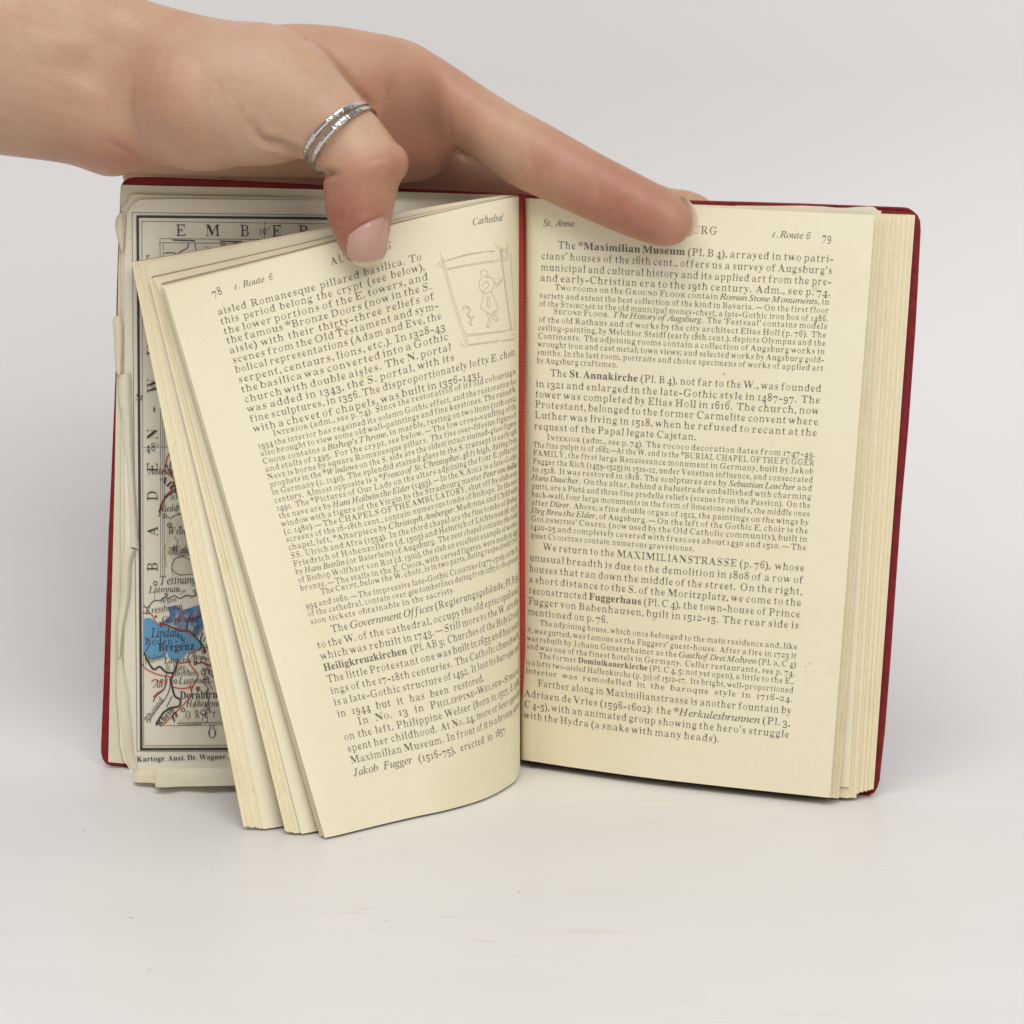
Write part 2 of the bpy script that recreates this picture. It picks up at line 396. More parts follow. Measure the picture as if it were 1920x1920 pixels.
for te, be in ((U(299, 526, .5941), UT(565, 1563.5, .0006)), (U(275, 495, .6005), UT(493, 1554.5, .0006))): leaf_obj('page', [bundle(S78, te, be)], .0001, book, nu=40, nv=12)
for te, be in ((U(302, 530.5, .5912), UT(602, 1567, .0006)), (U(284, 518.5, .5984), UT(541, 1561, .0006)), (U(253, 489.5, .6046), UT(464, 1551, .0008))): leaf_obj('gap_shade_leaf', [bundle(S78, te, be)], .0002, book, nu=40, nv=12, mats=[M_dust_shade, M_edge])  # added dark leaves: their colour draws the shaded gap lines above the bundles
# bundle between page 79 and the back cover
page2 = leaf_obj('page', [S79], .0001, book, nu=50, nv=16)
stack('leaf_stack', S79, U(1643, 404, .5830), U(1560, 1496, .5664), U(1654, 404, .5848), U(1572, 1497, .5678), 4, .0002, jit=.0001)
E1 = U(1652, 398, .5856), U(1592, 1476, .5692)
rl = leaf_obj('page', [bundle(S79, E1[0]+np.array((0, .0, .0004)), E1[1], 1.1)], .0001, book, nu=40, nv=14)
stack('leaf_stack', S79, U(1656, 405, .5862), U(1592, 1497, .5696), U(1668, 405, .5885), U(1602, 1496, .5704), 8, .0003)
stack('leaf_stack', S79, U(1668, 406, .5890), U(1602, 1491, .5706), U(1712, 404, .5945), U(1634, 1480, .5735), 30, .00034, jit=.00035)
# torn leaf edge sticking up above the right pages
V = []; F = []; k = 0
top = [(1372, 388), (1380, 384.5), (1420, 385.5), (1460, 386), (1500, 385.7), (1540, 387.5), (1568, 389.5), (1590, 389), (1608, 388.2), (1630, 387.2), (1639, 388.5), (1645, 393), (1648, 401), (1649, 414)]
for i, (x, y) in enumerate(top): dd = .5888-(x-1372)/268*.0045; V += [U(x, y+rng.normal(0, .6), dd), U(min(x, 1647), 425, dd)]
for i in range(len(top)-1): F.append((2*i, 2*i+1, 2*i+3, 2*i+2))
mesh_obj('torn_leaf', V, F, M_torn, book)

def slab(name, outline, depth, th, m, parent, bevel=0.0):
    """outline traced in the picture, each point given its own depth; extruded th metres away from the viewer"""
    P = [U(x, y, depth(x, y) if callable(depth) else depth) for x, y in outline]
    bm = bmesh.new(); vs = [bm.verts.new(p) for p in P]; f = bm.faces.new(vs); 
    r = bmesh.ops.extrude_face_region(bm, geom=[f]); ev = [e for e in r['geom'] if isinstance(e, bmesh.types.BMVert)]
    bmesh.ops.translate(bm, verts=ev, vec=(0, th, 0)); bmesh.ops.recalc_face_normals(bm, faces=bm.faces)
    if bevel:
        es = [e for e in bm.edges if len(e.link_faces) == 2 and e.calc_face_angle(0) > .9]
        bmesh.ops.bevel(bm, geom=es, offset=bevel, segments=2, affect='EDGES', profile=.6)
    me = bpy.data.meshes.new(name); bm.to_mesh(me); bm.free(); me.materials.append(m); return link(name, me, parent)
def corner(c, r, a0, a1, k=6): return [(c[0]+r*math.cos(math.radians(a0+(a1-a0)*i/k)), c[1]-r*math.sin(math.radians(a0+(a1-a0)*i/k))) for i in range(k+1)]
dl = lambda x, y: .6115+(x-200)/760*.010-(y-340)/1100*.0045
ol = [(965, 362), (700, 352), (500, 341), (300, 332)]+[(252, 332), (240, 334), (231, 340), (226, 349)]+[(222, 440), (218, 560), (216, 702), (208, 894), (203, 1000), (193, 1300), (189, 1395)]+[(189, 1412), (192, 1424), (198, 1433), (208, 1437), (236, 1439)]+[(500, 1444), (965, 1450)]
fc = slab('front_cover', ol, dl, .0016, M_red, book, .0004)
di = lambda x, y: dl(x, y)-.00035
oe = [(960, 366), (700, 358), (480, 352), (300, 348.5), (229, 346.5), (227, 349), (225, 420), (222, 503), (220, 620), (215, 900), (210, 1100), (203, 1426), (204, 1429), (236, 1432), (500, 1437), (960, 1443)]
ep = slab('endpaper', oe, di, .0002, M_end, book)
dr = lambda x, y: (.6160-.0190*min(1, max(0, (x-990)/720)))+(-.0235*min(1, max(0, (x-990)/650)))*(y-390)/1100
orr = [(990, 366), (1288, 375), (1400, 378), (1500, 381), (1627, 385.7), (1696, 388.4)]+[(1704, 390), (1712, 395), (1721, 403), (1726, 414), (1727, 432)]+[(1722, 530), (1717, 620), (1704, 800), (1690, 960), (1671, 1230), (1660, 1370), (1652, 1443)]+[(1650, 1464), (1646, 1477), (1640, 1487), (1630, 1492), (1618, 1494)]+[(1590, 1490), (1300, 1458), (990, 1432)]
bc = slab('back_cover', orr, dr, .0016, M_red, book, .0004)
# rounded spine joining the covers behind the gutter
V = []; F = []; K = 14
for i in range(K+1):
    f = i/K; x = 958+f*40; dep = .0013*0+(dl(965, 362)*(1-f)+.6115*f)+.006*math.sin(math.pi*f)
    V += [U(x, 361.5+4*f, dep), U(x, 1449-5*f, dep-.004), U(x, 361.5+4*f, dep+.0016), U(x, 1449-5*f, dep-.0024)]
for i in range(K):
    a = 4*i; b = a+4; F += [(a, a+1, b+1, b), (a+2, b+2, b+3, a+3), (a, b, b+2, a+2), (a+1, a+3, b+3, b+1)]
mesh_obj('spine', V, F, M_red, book)
# ribbon marker lying down the gutter
V = []; F = []; K = 90
for i in range(K+1):
    f = i/K; y = 366+f*944; tw = .5+.5*math.sin(f*7+1); x0 = 971.5+5*f*f; wd = (12.5-3*f)*(1 if f < .9 else 1-(f-.9)*6); ed = .6005-.001*f
    V += [U(x0, y, ed), U(x0+wd*.5, y, ed-.0007), U(x0+wd, y, ed+.0006-.0001)]
for i in range(K):
    a = 3*i; F += [(a, a+1, a+4, a+3), (a+1, a+2, a+5, a+4)]
mesh_obj('ribbon_marker', V, F, M_ribbon, book)

# ------------------------------------------------------------------ folded map inside the front cover
dm = lambda x, y: dl(x, y)-.0022-(x-240)/730*.001
def flat_sheet(c4, dep):
    (tl, tr_, bl_, br_) = c4
    s_ = Sheet(Curve([U(*tl, dep(*tl)), U(*tr_, dep(*tr_))]), Curve([U(*bl_, dep(*bl_)), U(*br_, dep(*br_))])); s_.mir = False; return s_
SM = flat_sheet(((228, 360), (972, 380), (236, 1450), (980, 1452)), dm)
def slab2(name, ol_, off, m, par, th=.00012, rag=0.0, sub=6):
    pts = []
    for i in range(len(ol_)):
        a = ol_[i]; b = ol_[(i+1) % len(ol_)]; k = max(1, int(math.hypot(b[0]-a[0], b[1]-a[1])/sub)) if rag else 1
        for j in range(k):
            f = j/k; nx_, ny_ = -(b[1]-a[1]), b[0]-a[0]; q = math.hypot(nx_, ny_)+1e-6; r_ = rng.normal(0, rag) if rag else 0
            pts.append((a[0]+(b[0]-a[0])*f+nx_/q*r_, a[1]+(b[1]-a[1])*f+ny_/q*r_))
    return slab(name, pts, lambda x, y: dm(x, y)+off, th, m, par)
under = [(900, 374), (610, 371), (420, 368), (300, 366), (252, 364), (243, 368), (240, 378), (228, 392), (227, 700), (226, 1100), (226, 1380), (240, 1436), (250, 1446), (250, 1466), (290, 1468), (292, 1476), (450, 1474), (700, 1472), (960, 1460), (970, 500)]
slab2('map_fold', under, .0008, M_torn, book, rag=.35)
mainp = [(900, 378), (600, 376), (330, 373), (262, 374), (250, 381), (238, 400), (233, 500), (233, 700), (234, 1000), (232, 1250), (225, 1330), (225, 1395), (232, 1425), (246, 1446), (275, 1452), (330, 1449), (440, 1448), (700, 1446), (960, 1444), (968, 460)]
mp = slab2('map_sheet', mainp, 0, M_map, book, rag=.3)
# strips where the map's worn folds curl over, and torn tabs
def curl(pts_l, pts_r, off, m=M_torn, bulge=.0012):
    V = []; F = []; K = len(pts_l)
    for i in range(K):
        a, b = pts_l[i], pts_r[i]
        for j in range(7):
            f = j/6; x = a[0]+(b[0]-a[0])*f; y = a[1]+(b[1]-a[1])*f
            V.append(U(x, y, dm(x, y)+off-bulge*math.sin(math.pi*min(1, f*1.0))**.8+(0.0006*(1-f))))
    for i in range(K-1):
        for j in range(6): a = i*7+j; F.append((a, a+1, a+8, a+7))
    return mesh_obj('torn_edge', V, F, m, mp)
def strip(L, Rr, n_=14, off=-.0003, rag=.8, bulge=.0011):
    Ls = smooth_pts(L, 6); Rs = smooth_pts(Rr, 6); k = max(len(Ls), len(Rs)); 
    f = lambda P, i: P[int(round(i*(len(P)-1)/(k-1)))]
    return curl([(f(Ls, i)[0]+rng.normal(0, rag*.5), f(Ls, i)[1]) for i in range(k)], [(f(Rs, i)[0]+rng.normal(0, rag*.5), f(Rs, i)[1]) for i in range(k)], off, bulge=bulge)
strip([(224, 400), (217, 412), (216, 430), (222, 455), (228, 472)], [(230, 398), (233, 412), (233, 440), (232, 462), (230, 476)])
strip([(213, 594), (211, 605), (214, 640), (216, 690), (220, 702)], [(228, 592), (231, 610), (231, 640), (229, 690), (226, 704)])
strip([(222, 703), (224, 750), (230, 790), (231, 830), (236, 880), (240, 940), (243, 1024)], [(246, 700), (247, 750), (248, 790), (249, 830), (252, 900), (258, 980), (261, 1030)])
strip([(236, 1030), (228, 1060), (226, 1120), (220, 1180), (220, 1230)], [(256, 1030), (247, 1060), (244, 1120), (232, 1180), (225, 1236)])
strip([(220, 1230), (219, 1300), (225, 1370), (232, 1420), (246, 1446)], [(228, 1232), (240, 1300), (246, 1370), (252, 1420), (262, 1452)], bulge=.0006)

# lower folds of the map bending forward on to the table
def flap(bots, dz):
    V = []; F = []; m_ = 9
    for (x, yb) in bots:
        for j in range(m_+1):
            f = j/m_; V.append(UT(x, 1441+(yb-1441)*f, dz+.0022*(1-f)**2+.0004*math.sin(x*.05)*f))
    for i in range(len(bots)-1):
        for j in range(m_): a = i*(m_+1)+j; F.append((a, a+1, a+m_+2, a+m_+1))
    return mesh_obj('map_fold', V, F, M_torn, book)
flap([(250, 1460), (251, 1466), (262, 1467.5), (275, 1467), (290, 1468.5), (305, 1468), (340, 1466), (520, 1462), (640, 1455)], .0012)
flap([(291, 1470), (292, 1476), (310, 1476.5), (340, 1474.5), (390, 1474), (440, 1473), (540, 1469), (640, 1460)], .0020)
# ---- printing
def px_line(ink, sh, s, a, b, **kw): put(ink, sh, s, sh.inv(*a), sh.inv(*b), **kw)
def c7(x, y): return (940+x/2.3415, 360+y/2.3415)
def c8(x, y): return (940+x/2.3415, 960+y/2.3415)
def c5(x, y): return (380+x/3.0, 360+y/3.0)
def c6(x, y): return (500+x/2.91, 960+y/2.91)
BIG, SML = .00278, .00222
R79 = [
 ('B', 'The ^*Maximilian Museum^ (Pl. B 4), arrayed in two patri-', c7(248, 247), c7(1445, 305), 1),
 ('B', 'cians’ houses of the 16th cent., offers us a survey of Augsburg’s', c7(177, 294), c7(1443, 357), 1),
 ('B', 'municipal and cultural history and its applied art from the pre-', c7(175, 344), c7(1440, 405), 1),
 ('B', 'and early-Christian era to the 19th century.  Adm., see p. 74.', c7(170, 390), c7(1435, 455), 1),
 ('S', 'Two rooms on the |Ground Floor| contain ~Roman Stone Monuments,~ in', c7(235, 430), c7(1433, 495), 1),
 ('S', 'variety and extent the best collection of the kind in Bavaria. — On the first floor', c7(168, 465), c7(1433, 530), 1),
 ('S', 'of the |Staircase| is the old municipal money-chest, a late-Gothic iron box of 1486.', c7(165, 500), c7(1428, 567), 1),
 ('S', '|Second Floor.|  ~The History of Augsburg.~  The ‘Festsaal’ contains models', c7(228, 535), c7(1428, 604), 1),
 ('S', 'of the old Rathaus and of works by the city architect Elias Holl (p. 76).  The', c7(162, 570), c7(1425, 640), 1),
 ('S', 'ceiling-painting, by Melchior Steidl (early 18th cent.), depicts Olympus and the', c7(160, 606), c7(1422, 676), 1),
 ('S', 'Continents.  The adjoining rooms contain a collection of Augsburg works in', c7(160, 642), c7(1418, 712), 1),
 ('S', 'wrought iron and cast metal; town views; and selected works by Augsburg gold-', c7(158, 678), c7(1417, 748), 1),
 ('S', 'smiths. In the last room, portraits and choice specimens of works of applied art', c7(156, 714), c7(1414, 785), 1),
 ('S', 'by Augsburg craftsmen.', c7(157, 750), c7(513, 768), 1),
 ('B', 'The ^St. Annakirche^ (Pl. B 4), not far to the W., was founded', c7(215, 808), c7(1403, 880), 1),
 ('B', 'in 1321 and enlarged in the late-Gothic style in 1487-97.  The', c7(153, 855), c7(1400, 928), 1),
 ('B', 'tower was completed by Elias Holl in 1616.  The church, now', c7(151, 900), c7(1395, 978), 1),
 ('B', 'Protestant, belonged to the former Carmelite convent where', c7(149, 945), c7(1392, 1027), 1),
 ('B', 'Luther was living in 1518, when he refused to recant at the', c7(147, 992), c7(1388, 1076), 1),
 ('B', 'request of the Papal legate Cajetan.', c7(144, 1040), c7(857, 1090), 1),
 ('S', '|Interior| (adm., see p. 74).  The rococo decoration dates from 1747-49.', c7(200, 1088), c7(1384, 1167), 1),
 ('S', 'The fine pulpit is of 1682.—At the W. end is the *|BURIAL CHAPEL OF THE FUGGER|', c7(141, 1119), c7(1382, 1203), 1),
 ('S', '|FAMILY,| the first large Renaissance monument in Germany, built by Jakob', c7(140, 1155), c7(1380, 1240), 1),
 ('S', 'Fugger the Rich (1459-1525) in 1510-12, under Venetian influence, and consecrated', c7(138, 1191), c7(1376, 1277), 1),
 ('S', 'in 1518.  It was restored in 1818.  The sculptures are by ~Sebastian Loscher~ and', c7(136, 1227), c7(1374, 1314), 1),
 ('S', '~Hans Daucher.~  On the altar, behind a balustrade embellished with charming', c7(134, 1263), c7(1372, 1351), 1),
 ('S', 'putti, are a Pietà and three fine predella reliefs (scenes from the Passion).  On the', c7(134, 1300), c7(1370, 1388), 1),
 ('S', 'back-wall, four large monuments in the form of limestone reliefs, the middle ones', c7(133, 1336), c7(1366, 1425), 1),
 ('S', 'after ~Dürer.~  Above, a fine double organ of 1512, the paintings on the wings by', c7(131, 1372), c8(1363, 58), 1),
 ('S', '~Jörg Breu the Elder,~ of Augsburg. — On the left of the Gothic E. choir is the', c7(131, 1408), c8(1362, 95), 1),
 ('S', '|Goldsmiths’ Chapel| (now used by the Old Catholic community), built in', c8(131, 38), c8(1358, 132), 1),
 ('S', '1420-25 and completely covered with frescoes about 1430 and 1510. — The', c8(129, 74), c8(1355, 168), 1),
 ('S', 'quiet |Cloisters| contain numerous gravestones.', c8(127, 111), c8(847, 169), 1),
 ('B', 'We return to the |MAXIMILIANSTRASSE| (p. 76),  whose', c8(183, 167), c8(1346, 265), 1),
 ('B', 'unusual breadth is due to the demolition in 1808 of a row of', c8(126, 212), c8(1342, 315), 1),
 ('B', 'houses that ran down the middle of the street.  On the right,', c8(123, 260), c8(1336, 365), 1),
 ('B', 'a short distance to the S. of the Moritzplatz, we come to the', c8(121, 307), c8(1332, 415), 1),
 ('B', 'reconstructed ^Fuggerhaus^ (Pl. C 4), the town-house of Prince', c8(120, 355), c8(1330, 465), 1),
 ('B', 'Fugger von Babenhausen, built in 1512-15.  The rear side is', c8(119, 402), c8(1327, 514), 1),
 ('B', 'mentioned on p. 76.', c8(118, 449), c8(470, 485), 1),
 ('S', 'The adjoining house, which once belonged to the main residence and, like', c8(170, 497), c8(1323, 605), 1),
 ('S', 'it, was gutted, was famous as the Fuggers’ guest-house.  After a fire in 1723 it', c8(113, 526), c8(1320, 643), 1),
 ('S', 'was rebuilt by Johann Gunetzrhainer as the ~Gasthof Drei Mohren~ (Pl. a, C 4)', c8(111, 562), c8(1318, 682), 1),
 ('S', 'and was one of the finest hotels in Germany.  Cellar restaurants, see p. 74.', c8(110, 597), c8(1313, 720), 1),
 ('S', 'The former ^Dominikanerkirche^ (Pl. C 4, 5; not yet open), a little to the E.,', c8(165, 640), c8(1312, 758), 1),
 ('S', 'is a lofty two-aisled Hallenkirche (p. 31) of 1512-17.  Its bright, well-proportioned', c8(107, 668), c8(1308, 796), 1),
 ('S', 'interior was remodelled in the baroque style in 1716-24.', c8(105, 705), c8(950, 803), 1),
 ('B', 'Farther along in Maximilianstrasse is another fountain by', c8(160, 764), c8(1298, 890), 1),
 ('B', 'Adriaen de Vries (1596-1602):  the *~Herkulesbrunnen~ (Pl. 3,', c8(105, 808), c8(1295, 940), 1),
 ('B', 'C 4-5), with an animated group showing the hero’s struggle', c8(103, 856), c8(1293, 990), 1),
 ('B', 'with the Hydra (a snake with many heads).', c8(101, 903), c8(957, 1010), 1)]
# margins: one straight left and one straight right edge for the whole type block, as set type has
uvl = []; uvr = []
full = [r for r in R79 if len(r[1]) > 48]
ul = np.array([S79.inv(*r[2]) for r in R79]); ur = np.array([S79.inv(*r[3]) for r in full])
ink = Ink()
flush = np.array([i for i in range(len(R79)) if i not in (0, 4, 7, 14, 20, 33, 40, 44, 47)])
pl = np.polyfit(ul[flush, 1], ul[flush, 0], 1); pr = np.polyfit(ur[:, 1], ur[:, 0], 1); kd = np.polyfit(np.array([S79.inv(*r[2])[1] for r in full]), ur[:, 1]-np.array([S79.inv(*r[2])[1] for r in full]), 1)
print('R fit', pl, pr, kd, S79.W, S79.H, flush.size)
for i, r in enumerate(R79):
    a = ul[i].copy(); b = S79.inv(*r[3]); 
    if i in flush: a[0] = np.polyval(pl, a[1])
    if len(r[1]) > 48: b[0] = np.polyval(pr, b[1])
    tgt = a[1]+np.polyval(kd, a[1])*(b[0]-a[0])/(np.polyval(pr, .5)-np.polyval(pl, .5)); b[1] = .35*b[1]+.65*tgt
    put(ink, S79, r[1], a, b, size=BIG if r[0] == 'B' else SML, xs=1.20 if r[0] == 'B' else 1.22)
px_line(ink, S79, '~St.  Anna~', c7(184, 150), c7(322, 152), size=.0024)
px_line(ink, S79, 'AUGSBURG', (1224, 433), c7(950, 187), size=.0029, xs=1.0)
px_line(ink, S79, '~1. Route 6~', c7(1188, 198), c7(1356, 207), size=.0025)
px_line(ink, S79, '79', c7(1407, 215), c7(1450, 218), size=.0031)
ink.build('printed_text', M_ink, page2)['label'] = 'page 79 text about museum, church and burial chapel'

L78 = [
 ('B', 'aisled  Romanesque  pillared  basilica.  To', c5(85, 693), c5(1237, 388)),
 ('B', 'this  period  belong  the  crypt  (see  below),', c5(103, 747), c5(1253, 440)),
 ('B', 'the lower portions of the E. towers, and', c5(118, 803), c5(1272, 492)),
 ('B', 'the famous *Bronze Doors (now in the S.', c5(135, 855), c5(1290, 545)),
 ('B', 'aisle)  with  their  thirty-three  reliefs  of', c5(150, 910), c5(1308, 600)),
 ('B', 'scenes from the Old Testament and sym-', c5(167, 965), c5(1330, 650)),
 ('B', 'bolical representations (Adam and Eve, the', c5(185, 1018), c5(1347, 708)),
 ('B', 'serpent, centaurs, lions, etc.).  In 1328-43', c5(200, 1075), c5(1368, 770)),
 ('B', 'the basilica was converted into a Gothic', c5(218, 1130), c5(1385, 825)),
 ('B', 'church with double aisles.  The N. portal', c5(238, 1186), c5(1402, 885)),
 ('B', 'was added in 1343, the S. portal, with its', c5(255, 1240), c5(1420, 943)),
 ('B', 'fine sculptures, in 1356. The disproportionately lofty E. choir,', c5(272, 1295), None),
 ('B', 'with a chevet of chapels, was built in 1356-1431.', c5(293, 1350), c5(1578, 1045)),
 ('S', '|Interior| (adm., see p. 74).  Since the restoration of its old colouring in', c5(398, 1372), None),
 ('S', '1934 the interior has regained its solemn Gothic effect, and the restoration has', c5(315, 1443), None),
 ('S', 'also brought to view some old wall-paintings and fine keystones. The raised W.', c5(325, 1487), None),
 ('S', '|Choir| contains a ~Bishop’s Throne,~ in marble, resting on two lions (11th cent.),', c5(337, 1532), None),
 ('S', 'and stalls of 1495.  For the crypt, see below. — The low cross-vaulting of the', c5(352, 1575), None),
 ('S', '|Nave| is borne by square Romanesque pillars.  The five over-lifesize figures of', c5(367, 1618), None),
 ('S', 'prophets in the *~Windows~ on the S. side are the oldest intact stained-glass figures', c5(375, 1662), None),
 ('S', 'in Germany (c. 1140).  The splendid stained glass in the S. transept is early 14th', c5(390, 1705), None),
 ('S', 'century.  Almost opposite is a *~Fresco of St. Christopher,~ 46 ft high, dating from', c5(403, 1750), None),
 ('S', '1491.  The *Pictures of Our Lady on the altars adjoining the four E. pillars of', c5(420, 1793), None),
 ('S', 'the nave are by ~Hans Holbein the Elder~ (1493). — In the N. |Aisle| is a late-Gothic', c5(433, 1838), None),
 ('S', 'window with a figure of the Virgin by the Strasbourg master ~Peter von Andlau~', c6(85, 80), None),
 ('S', '(c. 1480). — The |CHAPELS OF THE AMBULATORY,| shut off by elaborate', c6(100, 122), None),
 ('S', 'screens of the 16-18th cent., contain numerous tombs of bishops.  In the next', c6(108, 165), None),
 ('S', 'chapel, left, *Altarpiece by ~Christoph Amberger:~ Madonna and Child with', c6(121, 209), None),
 ('S', 'SS.  Ulrich and Afra (1554).  In the third chapel are the fine tombs of Bishop', c6(135, 254), None),
 ('S', 'Friedrich of Hohenzollern (d. 1505) and Heinrich of Lichtenau (d. 1517)', c6(149, 298), None),
 ('S', 'by ~Hans Beirlin~ (or Baierlein) of Augsburg.  The next chapel contains the tomb', c6(162, 342), None),
 ('S', 'of Bishop Wolfhart von Rot (d. 1302), the slab an excellent example of work in', c6(176, 387), None),
 ('S', 'bronze. — The stalls in the E. |Choir,| with carved figures, were made in 1495', c6(190, 431), None),
 ('S', 'The |Crypt,| below the W. choir, is in two parts, dating respectively from', c6(298, 450), None),
 ('S', '994 and 1060. — The impressive late-Gothic |Cloisters| (1477-1510), on the N.', c6(218, 526), None),
 ('S', 'of the cathedral, contain over 400 tombstones dating from 1285 to the present', c6(230, 570), None),
 ('S', 'sion tickets obtainable in the sacristy.', c6(243, 614), c6(1028, 438)),
 ('B', 'The ~Government Offices~ (Regierungsgebäude; Pl. B 3),', c6(355, 658), None),
 ('B', 'to the W. of the cathedral, occupy the old episcopal seat,', c6(283, 745), None),
 ('B', 'which was rebuilt in 1743. — Still more to the W. are the', c6(300, 806), None),
 ('B', '^Heiligkreuzkirchen^  (Pl. AB 3;  Churches of the Holy Cross).', c6(318, 868), None),
 ('B', 'The little Protestant one was built in 1653 and has seats', c6(333, 931), None),
 ('B', 'ings of the 17-18th centuries.  The Catholic church with', c6(350, 995), None),
 ('B', 'is a late-Gothic structure of 1492.  It lost its baroque end', c6(367, 1058), None),
 ('B', 'in 1944 but it has been restored.', c6(388, 1121), c6(1187, 925)),
 ('B', 'In No. 13 in |Philippine-Welser-Strasse,|', c6(500, 1162), None),
 ('B', 'on the left, Philippine Welser (born in 1527, d. 1580)', c6(420, 1249), None),
 ('B', 'spent her childhood.  At No. 24, more or less opposite', c6(437, 1312), None),
 ('B', 'Maximilian Museum.  In front of it is a bronze statue', c6(455, 1376), None),
 ('B', '~Jakob Fugger~ (1516-75), erected in 1857.', c6(478, 1443), c6(1308, 1206))]
ul = np.array([S78.inv(*r[2]) for r in L78]); ind = (13, 33, 37, 45)
fl = np.array([i for i in range(len(L78)) if i not in ind]); pl = np.polyfit(ul[fl, 1], ul[fl, 0], 1)
er = [(ul[i], S78.inv(*r[3])) for i, r in enumerate(L78) if r[3]]
print('L fit', pl, S78.W, S78.H); print([(round(float(a[0]-b[0]), 3), round(float(b[1]-a[1]), 4)) for a, b in er])
sl = np.mean([(b[1]-a[1])/(a[0]-b[0]) for a, b in er])
print([(round(float(x[0]), 3), round(float(x[1]), 3)) for x in ul])
UR = np.polyval(pl, .5)-TWL
ink = Ink()
for i, r in enumerate(L78):
    a = ul[i].copy()
    if i in fl: a[0] = np.polyval(pl, a[1])
    if r[3]: b = S78.inv(*r[3]); b[1] = .5*b[1]+.5*(a[1]+sl*(a[0]-b[0]))
    else: b = np.array((UR, 0)); b[1] = a[1]+sl*(a[0]-b[0])
    put(ink, S78, r[1], a, b, size=BIG if r[0] == 'B' else SML, xs=1.20 if r[0] == 'B' else 1.22)
px_line(ink, S78, '78', c5(60, 592), c5(116, 572), size=.0031)
px_line(ink, S78, '~1.  Route  6~', c5(180, 550), c5(398, 492), size=.0025)
px_line(ink, S78, 'AUGSBURG', c5(722, 412), c5(1068, 318), size=.0029, xs=1.0)
px_line(ink, S78, '~Cathedral~', c5(1518, 187), c5(1690, 160), size=.0025)
ink.build('printed_text', M_ink, page)['label'] = 'page 78 text about the cathedral'
# small outline vignette: a panel with a standing figure and a snake
ink = Ink()
def sk(P, wpx=1.0, m=3, sm=True): stroke(ink, S78, [c5(*p) for p in (smooth_pts(P, m) if sm else P)], wpx*.85)
for P in ([(1335, 340), (1400, 600), (1488, 872)], [(1352, 372), (1415, 610), (1494, 850)], [(1350, 392), (1500, 352), (1690, 322)], [(1362, 388), (1510, 346), (1690, 330)],
          [(1372, 432), (1520, 402), (1672, 380)], [(1376, 438), (1520, 410), (1674, 388)], [(1668, 300), (1700, 540), (1732, 780)], [(1676, 320), (1708, 560), (1738, 775)], [(1730, 350), (1745, 560), (1757, 775)],
          [(1480, 800), (1610, 790), (1757, 772)], [(1484, 812), (1600, 798), (1735, 780)], [(1492, 858), (1610, 842), (1757, 826)], [(1496, 864), (1600, 850), (1750, 832)], [(1646, 282), (1656, 320)], [(1712, 290), (1716, 330)]): sk(P, .9, 3)
for P in ([(1330, 395), (1322, 425), (1352, 428), (1330, 395)], [(1455, 840), (1447, 862), (1478, 866)], [(1740, 805), (1757, 800), (1752, 826)]): sk(P, .9, 1, False)
for r_ in (22, 12): sk([(1697+r_*math.cos(a), 352+1.5*r_*math.sin(a)) for a in np.linspace(0, 6.28, 16)], .9, 1, False)
for P in ([(1570, 470), (1560, 452), (1575, 438), (1595, 443), (1604, 462), (1592, 478), (1572, 472)],
          [(1592, 478), (1620, 482), (1640, 505), (1636, 535), (1622, 562)], [(1570, 480), (1556, 505), (1558, 540), (1572, 560), (1590, 545), (1608, 525), (1600, 505), (1580, 512), (1570, 530)],
          [(1640, 505), (1660, 520), (1672, 500), (1680, 486), (1678, 502), (1666, 522), (1648, 535)], [(1575, 562), (1590, 572), (1610, 560), (1622, 562), (1632, 580), (1650, 620), (1662, 660), (1640, 672), (1622, 690), (1600, 678), (1580, 665), (1560, 650), (1575, 610), (1578, 565)],
          [(1605, 580), (1600, 620), (1606, 650), (1616, 625), (1612, 590)], [(1600, 680), (1608, 720), (1596, 755), (1610, 760), (1622, 720), (1622, 692)], [(1640, 675), (1634, 700), (1642, 720), (1662, 724), (1658, 712), (1648, 700), (1650, 672)],
          [(1468, 668), (1464, 650), (1480, 640), (1500, 650), (1506, 668), (1494, 690), (1516, 706), (1530, 690), (1508, 730), (1520, 756)], [(1474, 664), (1484, 650), (1496, 660), (1490, 680), (1484, 694), (1508, 712), (1500, 735), (1512, 752)]): sk(P, 1.0)
for p in ((1430, 392), (1590, 364), (1708, 450), (1725, 600), (1555, 825), (1698, 805), (1410, 445)): stroke(ink, S78, [c5(*p), c5(p[0]+3, p[1]+2)], 1.6)
ink.build('engraving', M_inkg, page)

# ---- the map print
m3 = lambda x, y: (180+x/3.4286, 340+y/3.4286)
m7 = lambda x, y: (240+x/4.5714, 1020+y/4.5714)
m8 = lambda x, y: (240+x/6.0, 760+y/6.0)
E0 = .00009
ink = Ink()
fill(ink, SM, [m7(*p) for p in [(560, 1400), (640, 1300), (640, 1180), (600, 900), (760, 880), (900, 1540), (420, 1535), (480, 1480)]], E0)
fill(ink, SM, [m7(*p) for p in [(330, 60), (400, 20), (560, 0), (600, 60), (640, 260), (500, 250), (420, 280), (375, 220), (390, 150)]], E0)
fill(ink, SM, [m8(*p) for p in [(430, 1260), (640, 1210), (760, 1500), (760, 1700), (430, 1680), (430, 1500)]], E0)
ink.build('map_relief', M_relief, mp)
ink = Ink()
lake = [(136, 640), (190, 632), (250, 682), (330, 705), (400, 735), (470, 755), (540, 765), (600, 815), (630, 860), (625, 905), (560, 935), (505, 935), (470, 975), (430, 985), (395, 1003), (350, 975), (335, 930), (300, 975), (260, 972), (225, 990), (180, 980), (150, 940), (136, 930)]
fill(ink, SM, [m7(*p) for p in lake], E0+.00003); ink.build('map_lake', M_lake, mp)
ink = Ink()
